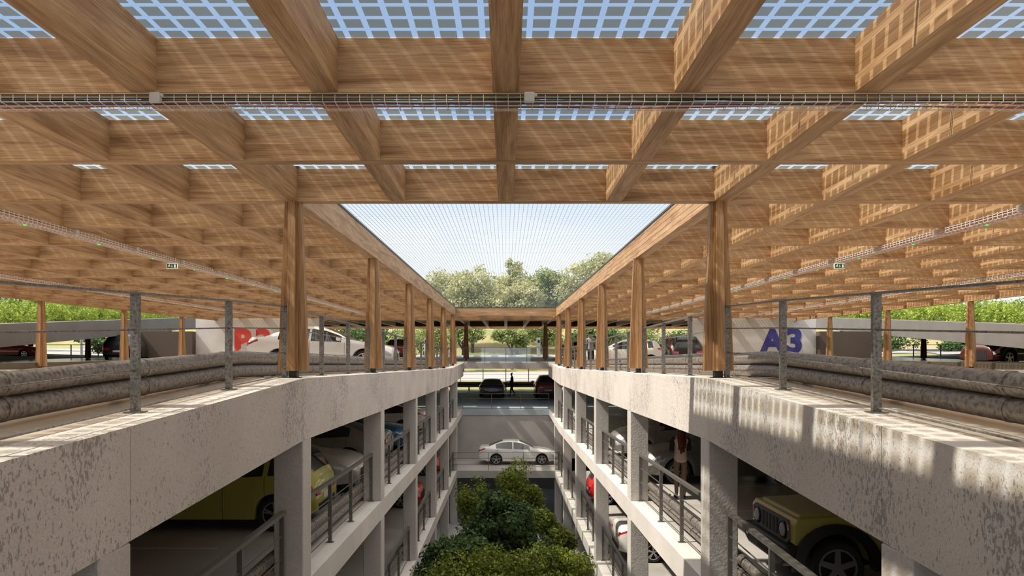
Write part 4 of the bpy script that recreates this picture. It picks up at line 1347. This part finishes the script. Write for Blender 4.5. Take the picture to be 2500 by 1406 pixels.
# ------------------------------------------------------------------ charging posts, street lamp
for i, (px, yy, h) in enumerate([(1040, 60.6, 1.6), (1315, 60.6, 1.6), (1392, 60.2, 1.35), (1690, 59.8, 2.1)]):
    x = (px - 1235) / 1700 * yy; z = deck0(yy)
    r = thing('charging_post', (x, yy, z), ['white charging post on the far left end deck', 'white charging post right of the far bridge opening', 'white charging post behind the person in a grey hoodie', 'white charging post beside the black hatchback'][i], 'charging post')
    mb = MB(); mb.box(x - 0.15, x + 0.15, yy - 0.12, yy + 0.12, z, z + h); o = mb.build('cabinet', M['white_post'], r)
    bv = o.modifiers.new('bevel', 'BEVEL'); bv.width = 0.03; bv.segments = 2
    mb = MB(); mb.box(x - 0.09, x + 0.09, yy - 0.13, yy - 0.115, z + h - 0.45, z + h - 0.22); mb.build('screen', M['screen'], r)
    mb = MB(); mb.tube([(x + 0.15, yy - 0.05, z + h - 0.5), (x + 0.23, yy - 0.12, z + h - 0.9), (x + 0.2, yy - 0.1, z + 0.4), (x + 0.15, yy - 0.02, z + 0.6)], 0.018, 6); mb.build('charging_cable', M['cab_black'], r)
r = thing('street_lamp', (35.2, 72.0, terrain_z(35.2, 72)), 'slim grey street lamp beside the rails on the right', 'lamp post')
z = terrain_z(35.2, 72.0)
mb = MB(); mb.tube([(35.2, 72, z), (35.2, 72, z + 4.4)], [0.09, 0.06], 8); mb.build('pole', M['rail'], r)
mb = MB(); mb.box(35.2, 36.6, 71.9, 72.1, z + 4.3, z + 4.4); mb.build('lamp_head', M['rail'], r)
r = thing('white_pole', (-39.0, 64.0, terrain_z(-39, 64)), 'white pole standing outside the left outer lane', 'pole')
z = terrain_z(-39, 64.0)
mb = MB(); mb.tube([(-39, 64, z), (-39, 64, z + 3.2)], 0.13, 8); mb.build('shaft', M['white_post'], r)
mb = MB(); mb.tube([(-39, 64, z + 3.2), (-39, 64, z + 3.26)], 0.15, 8); mb.build('cap', M['white_post'], r)

# ------------------------------------------------------------------ people
def skin_mesh(verts, edges, root=0, sub=2):
    me = bpy.data.meshes.new('skeleton')
    me.from_pydata([v[0] for v in verts], edges, [])
    ob = bpy.data.objects.new('skeleton', me); COL.objects.link(ob)
    sk = ob.modifiers.new('skin', 'SKIN'); sk.use_smooth_shade = True
    for i, v in enumerate(verts):
        d = me.skin_vertices[0].data[i]
        rr = v[1] if isinstance(v[1], tuple) else (v[1], v[1])
        d.radius = rr; d.use_root = (i == root)
    sb = ob.modifiers.new('sub', 'SUBSURF'); sb.levels = sub; sb.render_levels = sub
    dg = bpy.context.evaluated_depsgraph_get()
    out = bpy.data.meshes.new_from_object(ob.evaluated_get(dg))
    bpy.data.objects.remove(ob); bpy.data.meshes.remove(me)
    out.polygons.foreach_set('use_smooth', [True] * len(out.polygons))
    out.materials.clear()
    return out

def person(loc, rz, h, pose, label, top, legs, shoes, hair, extra=None):
    k = h / 1.75
    J = dict(pelvis=(0, 0, .95), waist=(0, 0, 1.10), chest=(0, 0, 1.29), upper=(0, 0.01, 1.43), neck=(0, 0.0, 1.505), jaw=(0, -.015, 1.575), head=(0, -.005, 1.655), crown=(0, .0, 1.715),
             shl=(.175, 0, 1.415), ell=(.235, .03, 1.14), wrl=(.245, -.03, .90), shr=(-.175, 0, 1.415), elr=(-.235, .03, 1.14), wrr=(-.245, -.03, .90),
             hil=(.09, 0, .90), knl=(.10, -.02, .50), anl=(.10, .02, .09), hir=(-.09, 0, .90), knr=(-.10, -.02, .50), anr=(-.10, .02, .09))
    J.update(pose)
    V = []; E = []; ix = {}
    def add(n, p, r, par=None):
        ix[n] = len(V); V.append((tuple(c * k for c in p), tuple(q * k for q in r) if isinstance(r, tuple) else r * k))
        if par: E.append((ix[par], ix[n]))
    add('pelvis', J['pelvis'], .125); add('waist', J['waist'], .11, 'pelvis'); add('chest', J['chest'], .125, 'waist'); add('upper', J['upper'], .09, 'chest')
    add('neck', J['neck'], .052, 'upper'); add('jaw', J['jaw'], .066, 'neck'); add('head', J['head'], .088, 'jaw'); add('crown', J['crown'], .065, 'head')
    hp = Vector(J['head'])
    add('nose', tuple(hp + Vector((0, -.105, -.025))), .012, 'head')
    for s, n in ((1, 'earl'), (-1, 'earr')): add(n, tuple(hp + Vector((s * .088, .005, -.015))), .014, 'head')
    for s in ('l', 'r'):
        add('sh' + s, J['sh' + s], .056, 'upper'); add('el' + s, J['el' + s], .042, 'sh' + s); add('wr' + s, J['wr' + s], .028, 'el' + s)
        d = (Vector(J['wr' + s]) - Vector(J['el' + s])).normalized(); sg = 1 if s == 'l' else -1
        w = Vector(J['wr' + s]); fw = Vector((0, -1, 0)) if abs(d.y) < 0.8 else Vector((0, 0, 1))
        fw = (fw - d * fw.dot(d)).normalized(); inn = d.cross(fw).normalized()
        if inn.x * sg > 0: inn = -inn
        add('pa' + s, tuple(w + d * .06), .034, 'wr' + s)
        for q, (off, ln) in enumerate(((.030, .075), (.010, .085), (-.010, .078), (-.030, .060))):
            b = w + d * .085 + fw * off
            add('f%d%s' % (q, s), tuple(b), .010, 'pa' + s)
            add('g%d%s' % (q, s), tuple(b + d * ln * .55 + inn * .012), .009, 'f%d%s' % (q, s))
            add('h%d%s' % (q, s), tuple(b + d * ln * .95 + inn * .034), .007, 'g%d%s' % (q, s))
        add('t0' + s, tuple(w + d * .035 + fw * .045), .011, 'pa' + s); add('t1' + s, tuple(w + d * .075 + fw * .062 + inn * .012), .009, 't0' + s)
        add('hi' + s, J['hi' + s], .078, 'pelvis'); add('kn' + s, J['kn' + s], .052, 'hi' + s); add('an' + s, J['an' + s], .038, 'kn' + s)
        a = Vector(J['an' + s]); add('to' + s, tuple(a + Vector((0, -.15, -.055))), .032, 'an' + s)
    body = skin_mesh(V, E, 0, 2)
    body.materials.append(M['skin'])
    o = link_mesh('person', body)
    o.location = loc; o.rotation_euler = (0, 0, rz)
    tag(o, label, 'person')
    def cloth(name, items, mat, sub=2):
        Vv = []; Ee = []; id_ = {}
        for n, p, r, par in items:
            id_[n] = len(Vv); Vv.append((tuple(c * k for c in p), tuple(q * k for q in r) if isinstance(r, tuple) else r * k))
            if par: Ee.append((id_[par], id_[n]))
        me = skin_mesh(Vv, Ee, 0, sub); me.materials.append(mat)
        return link_mesh(name, me, o, False)
    g = lambda n: J[n]
    hem = top.get('hem', .86); sl = top.get('sleeve', 'long'); fat = top.get('fat', 1.0)
    it = [('b', (J['pelvis'][0], J['pelvis'][1], hem), .166 * fat, None), ('p', J['pelvis'], .160 * fat, 'b'), ('w', J['waist'], .140 * fat, 'p'), ('c', J['chest'], .142 * fat, 'w'), ('u', J['upper'], .108, 'c')]
    for s in 'lr':
        it += [('s' + s, J['sh' + s], .072, 'u')]
        if sl == 'long': it += [('e' + s, J['el' + s], .058 * fat, 's' + s), ('r' + s, J['wr' + s], .046, 'e' + s)]
    cloth('top', it, top['mat'])
    if 'under' in top:
        for s in 'lr':
            cloth('sleeve', [('o', tuple(Vector(J['upper']).lerp(Vector(J['sh' + s]), .55)), .072, None), ('s', J['sh' + s], .074, 'o'), ('e', J['el' + s], .055, 's'), ('r', J['wr' + s], .042, 'e')], top['under'])
    it = [('p', (J['pelvis'][0], J['pelvis'][1], 1.03), .118, None)]
    for s in 'lr':
        an = Vector(J['an' + s]); kn = Vector(J['kn' + s])
        low = kn.lerp(an, legs.get('len', .95))
        it += [('h' + s, (J['hi' + s][0], J['hi' + s][1], .85), .092 * legs.get('fat', 1), 'p'), ('k' + s, J['kn' + s], .066 * legs.get('fat', 1), 'h' + s), ('a' + s, tuple(low), .050 * legs.get('fat', 1), 'k' + s)]
    cloth('trouser_seat', [('a', (J['pelvis'][0], J['pelvis'][1], 1.03), .11, None), ('b', (J['pelvis'][0], J['pelvis'][1], .88), .10, 'a')], legs['mat'])
    for s in 'lr':
        c_ = [q for q in it if q[0][-1] == s and len(q[0]) == 2]
        sg = 1 if s == 'l' else -1
        cloth('trouser_leg', [('p', (J['pelvis'][0] + sg * .045, J['pelvis'][1], 1.03), .105, None)] + c_, legs['mat'])
    for s in 'lr':
        a = Vector(J['an' + s])
        cloth('shoe', [('a', tuple(a + Vector((0, .025, -.035))), (.046, .05), None), ('m', tuple(a + Vector((0, -.06, -.05))), .042, 'a'), ('t', tuple(a + Vector((0, -.165, -.055))), .034, 'm')], shoes)
    hc = Vector(J['head'])
    if hair[0] == 'short':
        cloth('hair', [('a', tuple(hc + Vector((0, .035, .0))), .092, None), ('b', tuple(hc + Vector((0, .02, .055))), .088, 'a'), ('c', tuple(hc + Vector((0, -.03, .07))), .05, 'b')], hair[1])
    elif hair[0] == 'curly':
        cloth('hair', [('a', tuple(hc + Vector((0, .05, -.03))), .085, None), ('b', tuple(hc + Vector((0, .035, .03))), .115, 'a'), ('c', tuple(hc + Vector((0, -.0, .075))), .105, 'b'), ('d', tuple(hc + Vector((.05, .0, .04))), .085, 'c'), ('e', tuple(hc + Vector((-.05, .0, .04))), .085, 'c')], hair[1])
    else:
        cloth('hair', [('a', tuple(hc + Vector((0, .0, .065))), .085, None), ('b', tuple(hc + Vector((0, .04, .0))), .112, 'a'), ('c', tuple(hc + Vector((0, .075, -.14))), (.115, .065), 'b'), ('d', tuple(hc + Vector((0, .115, -.30))), (.12, .05), 'c'), ('e', tuple(hc + Vector((.0, .125, -.44))), (.085, .04), 'd'), ('f', tuple(hc + Vector((.03, .135, -.60))), (.03, .02), 'e'), ('g', tuple(hc + Vector((-.055, .135, -.56))), (.026, .02), 'e'), ('h', tuple(hc + Vector((.085, .125, -.50))), (.022, .02), 'd'), ('i', tuple(hc + Vector((-.09, .125, -.46))), (.022, .02), 'd')], hair[1])
    if extra == 'hood':
        n = Vector(J['neck'])
        cloth('hood', [('a', tuple(n + Vector((.10, .02, .0))), .05, None), ('b', tuple(n + Vector((.0, .085, -.015))), .065, 'a'), ('c', tuple(n + Vector((-.10, .02, .0))), .05, 'b')], top['mat'])
    return o

person((4.10, 33.6, deck0(33.6)), PI - 0.1, 1.76, {}, 'person in a grey hoodie and black trousers seen from behind on the right upper deck',
       dict(mat=M['cl_grey'], fat=1.08, hem=.88), dict(mat=M['cl_black'], len=.8), M['cl_dark'], ('curly', M['hair_dark']), 'hood')
person((3.95, 15.75, lvl1(15.75)), PI + 0.05, 1.66, dict(ell=(.225, -.02, 1.13), wrl=(.12, -.22, 1.16), elr=(-.225, -.02, 1.13), wrr=(-.12, -.22, 1.16), knr=(-.085, 0, .5), anr=(-.085, .02, .09)),
       'woman with long auburn hair and cream top seen from behind on the right middle gallery',
       dict(mat=M['cl_cream'], sleeve='none', under=M['cl_black'], hem=.84, fat=1.05), dict(mat=M['cl_tan'], len=.98, fat=.92), M['cl_dark'], ('long', M['hair_red']))
person((0.46, 52.4, lvl1(52.4)), -PI / 2, 1.76, dict(ell=(.20, -.02, 1.13), wrl=(.16, -.28, 1.12), elr=(-.2, .04, 1.13), wrr=(-.2, -.16, 1.02), knl=(.09, .02, .5), anl=(.09, .24, .12), knr=(-.09, -.08, .5), anr=(-.09, -.12, .09), head=(0, -.03, 1.65), jaw=(0, -.045, 1.575), crown=(0, -.02, 1.71)),
       'dark clothed man standing beside the dark coupe in the far opening', dict(mat=M['cl_black'], fat=.92, hem=.9), dict(mat=M['cl_dark'], len=.98), M['cl_black'], ('short', M['hair_dark']))
person((-39.9, 59.6, lane_z(59.6)), 0.4, 1.78, dict(anl=(.2, .1, .09)), 'taller of two dark figures standing in the left outer lane', dict(mat=M['cl_black']), dict(mat=M['cl_dark']), M['cl_black'], ('short', M['hair_dark']))
person((-40.5, 59.3, lane_z(59.3)), -0.2, 1.62, {}, 'shorter of two dark figures, left one, in the left outer lane', dict(mat=M['cl_dark'], hem=.7, fat=1.1), dict(mat=M['cl_dark']), M['cl_black'], ('long', M['hair_dark']))

# ------------------------------------------------------------------ foliage
def leaf_mesh(name, mat, blobs, n, size, seed, shell=0.35, flat=0.0):
    rng = np.random.default_rng(seed)
    B0 = np.array(blobs, float)
    # break every lobe of the crown into smaller clumps
    sub = []
    for q in B0:
        m_ = 16
        dd = rng.normal(size=(m_, 3)); dd /= np.linalg.norm(dd, axis=1)[:, None]
        for e_ in dd:
            k_ = 0.30 + 0.24 * rng.random()
            rr_ = 0.55 + 0.42 * rng.random()
            sub.append([q[0] + e_[0] * q[3] * rr_, q[1] + e_[1] * q[4] * rr_, q[2] + e_[2] * q[5] * rr_, q[3] * k_, q[4] * k_, q[5] * k_])
        sub.append([q[0], q[1], q[2], q[3] * .6, q[4] * .6, q[5] * .6])
    B = np.array(sub)
    wts = (B[:, 3] * B[:, 4] * B[:, 5]) ** (2 / 3); wts /= wts.sum()
    idx = rng.choice(len(B), n, p=wts)
    d = rng.normal(size=(n, 3)); d /= np.linalg.norm(d, axis=1)[:, None]
    rad = shell + (1.12 - shell) * rng.random(n) ** 0.8
    c = B[idx, :3] + d * B[idx, 3:6] * rad[:, None]
    nrm = d + rng.normal(size=(n, 3)) * 0.65 + np.array([0, 0, 0.35]); nrm /= np.linalg.norm(nrm, axis=1)[:, None]
    t = np.cross(nrm, rng.normal(size=(n, 3))); t /= np.linalg.norm(t, axis=1)[:, None]
    b = np.cross(nrm, t)
    s = size * (0.6 + 0.8 * rng.random(n))[:, None]
    v = np.empty((n, 4, 3))
    v[:, 0] = c - t * s * 0.5
    v[:, 1] = c + b * s * 0.27 + nrm * s * 0.10
    v[:, 2] = c + t * s * 0.5
    v[:, 3] = c - b * s * 0.27 + nrm * s * 0.10
    me = bpy.data.meshes.new(name)
    nv = n * 4
    base = np.arange(n)[:, None] * 4
    tri = np.concatenate([base + np.array([0, 1, 2]), base + np.array([0, 2, 3])], 1).reshape(-1)
    me.vertices.add(nv); me.vertices.foreach_set('co', v.reshape(-1))
    me.loops.add(len(tri)); me.loops.foreach_set('vertex_index', tri.astype(np.int32))
    nt_ = n * 2
    me.polygons.add(nt_); me.polygons.foreach_set('loop_start', (np.arange(nt_) * 3).astype(np.int32))
    me.update(calc_edges=True)
    me.validate()
    me.materials.append(mat)
    return me

def tree(name, base, blobs, n, size, mat, label, seed, group=None, trunk_r=0.12, cat='tree'):
    r = thing(name, base, label, cat, group)
    bx, by, bz = base
    rel = [(b[0] - bx, b[1] - by, b[2] - bz, b[3], b[4], b[5]) for b in blobs]
    link_mesh('foliage', leaf_mesh('foliage', mat, rel, n, size, seed), r, False)
    mb = MB()
    cx = sum(b[0] for b in rel) / len(rel); cy = sum(b[1] for b in rel) / len(rel); top = max(b[2] for b in rel); low = min(b[2] - b[5] for b in rel)
    mid = max(0.3, low * 0.9)
    mb.tube([(0, 0, -0.15), (cx * 0.3, cy * 0.3, mid * 0.5), (cx * 0.7, cy * 0.7, mid + 0.2), (cx, cy, top)], [trunk_r, trunk_r * 0.8, trunk_r * 0.65, trunk_r * 0.2], 8)
    for b in rel:
        mb.tube([(cx * 0.6, cy * 0.6, mid), (lerp(cx, b[0], .5), lerp(cy, b[1], .5), lerp(mid, b[2], .55)), (b[0], b[1], b[2] + b[5] * 0.3)], [trunk_r * 0.55, trunk_r * 0.35, trunk_r * 0.1], 6)
    mb.build('trunk', M['bark'], r, False, True)
    return r

def at(px, py, y):  # a pixel of the photograph at a given depth
    return ((px - 1235) / 1700 * y, y, (885 - py) / 1700 * y)

def px_tree(name, yd, spec, zbase, n, size, mat, label, seed, group=None, tr=0.12, cat='tree'):
    """spec: crown lobes as (px, py, rx_px, rz_px, dy)"""
    bl = []
    for (px, py, rx, rz, dy) in spec:
        x, y, z = at(px, py, yd + dy); s = (yd + dy) / 1700
        bl.append((x, y, z, rx * s, rx * s * 0.95, rz * s))
    bx = sum(b[0] for b in bl) / len(bl)
    return tree(name, (bx, yd, zbase), bl, n, size, mat, label, seed, group, tr, cat)

G = 'trees growing in the courtyard'
px_tree('courtyard_tree', 31, [(1165, 1215, 50, 55, 0), (1265, 1195, 55, 60, 0.5), (1215, 1245, 70, 45, -0.5), (1150, 1260, 40, 40, 0), (1290, 1230, 35, 40, 0.3)], GZ, 15000, 0.115, M['leaf_b'], 'yellow green courtyard tree furthest from the camera, below the moving white car', 11, G)
px_tree('courtyard_tree', 24, [(1225, 1270, 70, 55, 0), (1255, 1320, 85, 60, 0.4), (1180, 1330, 70, 50, -0.2), (1205, 1235, 40, 35, 0)], GZ, 11000, 0.155, M['leaf_a'], 'dark green courtyard tree in the middle of the row', 12, G)
px_tree('courtyard_tree', 26, [(1340, 1300, 45, 35, 0), (1370, 1330, 35, 40, 0.3), (1320, 1270, 35, 30, 0)], GZ, 7000, 0.115, M['leaf_b'], 'small yellow green courtyard tree to the right of the dark middle tree', 13, G)
px_tree('courtyard_tree', 18.5, [(1115, 1360, 70, 45, 0), (1080, 1395, 60, 60, 0), (1150, 1345, 45, 30, 0.2)], GZ, 8500, 0.13, M['leaf_a'], 'dark leafy courtyard tree at the lower left', 14, G)
px_tree('courtyard_tree', 16.5, [(1150, 1405, 95, 55, 0), (1225, 1420, 90, 60, 0.4), (1120, 1440, 90, 60, 0)], GZ, 12000, 0.088, M['leaf_b'], 'bright green courtyard tree nearest the camera at the bottom of the view', 15, G)
px_tree('courtyard_tree', 17.5, [(1345, 1390, 85, 55, 0), (1385, 1420, 65, 60, 0.3), (1310, 1425, 80, 60, -0.3)], GZ, 12000, 0.09, M['leaf_b'], 'round yellow green courtyard tree at the lower right', 16, G)

G = 'hillside trees behind the far roof'
far = [
 (128, [(1075, 705, 60, 40, 0), (1050, 735, 45, 40, 1), (1100, 735, 55, 45, 0)], 'leaf_far', 'pale green tree at the left of the hillside row above the far roof'),
 (124, [(1150, 690, 55, 38, 0), (1175, 715, 45, 45, 0), (1135, 730, 60, 45, 0)], 'leaf_far', 'broad olive tree second from the left in the hillside row'),
 (132, [(1252, 650, 20, 18, 0), (1250, 680, 38, 28, 0), (1230, 715, 60, 40, 0), (1275, 720, 55, 40, 0)], 'leaf_far', 'tallest slender pale tree in the middle of the hillside row'),
 (122, [(1280, 725, 55, 38, 0), (1245, 745, 50, 35, 0)], 'leaf_far', 'low pale bushy tree in front of the tallest hillside tree'),
 (126, [(1330, 695, 48, 36, 0), (1350, 720, 45, 45, 0), (1310, 730, 40, 40, 0)], 'leaf_far2', 'dense green tree fourth along the hillside row'),
 (120, [(1435, 670, 55, 32, 0), (1470, 650, 60, 30, 0), (1405, 715, 50, 40, 0), (1480, 690, 60, 50, 0)], 'leaf_far', 'large tree at the right end of the hillside row rising over the beam'),
 (130, [(1370, 740, 40, 35, 0), (1400, 745, 40, 30, 0)], 'leaf_far2', 'small green tree tucked by the right end of the hillside row'),
]
for i, (yd, spec, mt, lab) in enumerate(far):
    px_tree('hillside_tree', yd, spec, terrain_z((spec[0][0] - 1235) / 1700 * yd, yd), 7000, 0.5, M[mt], lab, 30 + i, G, 0.35)
G = 'bushes on the bank behind the end deck'
bush = [
 (108, [(905, 830, 50, 32, 0), (960, 845, 45, 30, 0)], 'leaf_deep', 'dark bushy tree behind the white saloon'),
 (104, [(1010, 835, 55, 38, 0), (1060, 830, 45, 36, 0)], 'leaf_far2', 'green bush left of the far opening'),
 (106, [(1110, 820, 38, 28, 0), (1150, 812, 32, 22, 0)], 'leaf_far2', 'leafy bush just inside the left of the far opening'),
 (110, [(1250, 825, 34, 26, 0), (1225, 815, 24, 20, 0), (1275, 838, 18, 18, 0)], 'leaf_far2', 'round bush in the middle of the far opening'),
 (114, [(1310, 808, 40, 22, 0), (1345, 820, 30, 30, 0)], 'leaf_far2', 'shady tree crown at the right of the far opening'),
 (100, [(1420, 840, 45, 36, 0), (1465, 825, 45, 32, 0)], 'leaf_deep', 'green shrub behind the person in a grey hoodie'),
 (102, [(1530, 835, 50, 32, 0), (1580, 825, 50, 34, 0)], 'leaf_far2', 'green shrub behind the white hatchback'),
 (104, [(1650, 830, 55, 34, 0), (1710, 835, 50, 32, 0)], 'leaf_deep', 'dark shrub behind the black hatchback'),
 (110, [(840, 825, 50, 34, 0), (780, 830, 45, 30, 0)], 'leaf_deep', 'dark shrub seen left of the white saloon roof'),
]
for i, (yd, spec, mt, lab) in enumerate(bush):
    px_tree('bank_bush', yd, spec, terrain_z((spec[0][0] - 1235) / 1700 * yd, yd) , 4500, 0.38, M[mt], lab, 60 + i, G, 0.25, 'bush')
G = 'trees outside the deck wings'
sidet = [
 (75, [(25, 755, 45, 30, 0), (-30, 770, 50, 40, 0)], 'leaf_deep', 'dark tree at the far left above the left ramp planting'),
 (80, [(130, 752, 60, 28, 0), (75, 765, 30, 25, 0)], 'leaf_far2', 'green tree above the left ramp planting, left of the outer column'),
 (84, [(230, 765, 60, 25, 0), (300, 775, 50, 20, 0)], 'leaf_far2', 'green tree above the left ramp planting, right of the outer column'),
 (72, [(240, 830, 50, 28, 0), (300, 835, 50, 30, 0)], 'leaf_deep', 'dark bush seen under the left ramp'),
 (90, [(2130, 835, 60, 40, 0), (2190, 825, 50, 35, 0)], 'leaf_deep', 'dark tree under the right ramp by the rails'),
 (76, [(2345, 845, 40, 25, 0), (2400, 838, 50, 30, 0)], 'leaf_deep', 'dark bush under the right ramp beside the pale paving'),
]
for i, (yd, spec, mt, lab) in enumerate(sidet):
    px_tree('outside_tree', yd, spec, terrain_z((spec[0][0] - 1235) / 1700 * yd, yd), 5000, 0.3, M[mt], lab, 90 + i, G, 0.2)
# planting along the ramps
for sx, side in SIDES:
    bl = []
    random.seed(7 + sx)
    for k in range(46):
        t = k / 45
        x = lerp(18.5, 27.2, t); y = lerp(17, 64, t); z = lerp(0.73, 4.2, t)
        hgt = (0.55 + 0.3 * random.random()) * lerp(0.9, 1.2, t)
        bl.append((sx * (x + 1.35), y - 0.2, z + hgt * 0.35, 0.8, 0.75, hgt))
        bl.append((sx * (x + 2.8), y - 0.2, z + hgt * 0.5, 0.9, 0.8, hgt * 1.15))
    o = link_mesh('ramp_planting', leaf_mesh('ramp_planting', M['leaf_hedge'], bl, 60000, 0.135, 200 + sx))
    tag(o, 'bright green planting overflowing the %s ramp' % side, 'planting', kind='stuff')
mb = MB(); x, y, z = at(10, 740, 160)
mb.box(x - 6, x + 4, 158, 166, 2, z + 2)
o = mb.build('apartment_block', M['far_wall'])
tag(o, 'distant white building at the far left edge', 'building')
mb = MB()
for fl in range(5):
    for q in range(4):
        mb.box(x - 5.4 + q * 2.4, x - 4.0 + q * 2.4, 157.9, 158.05, z + 0.6 - fl * 3.0, z + 1.7 - fl * 3.0)
mb.build('window_band', M['screen'], o)
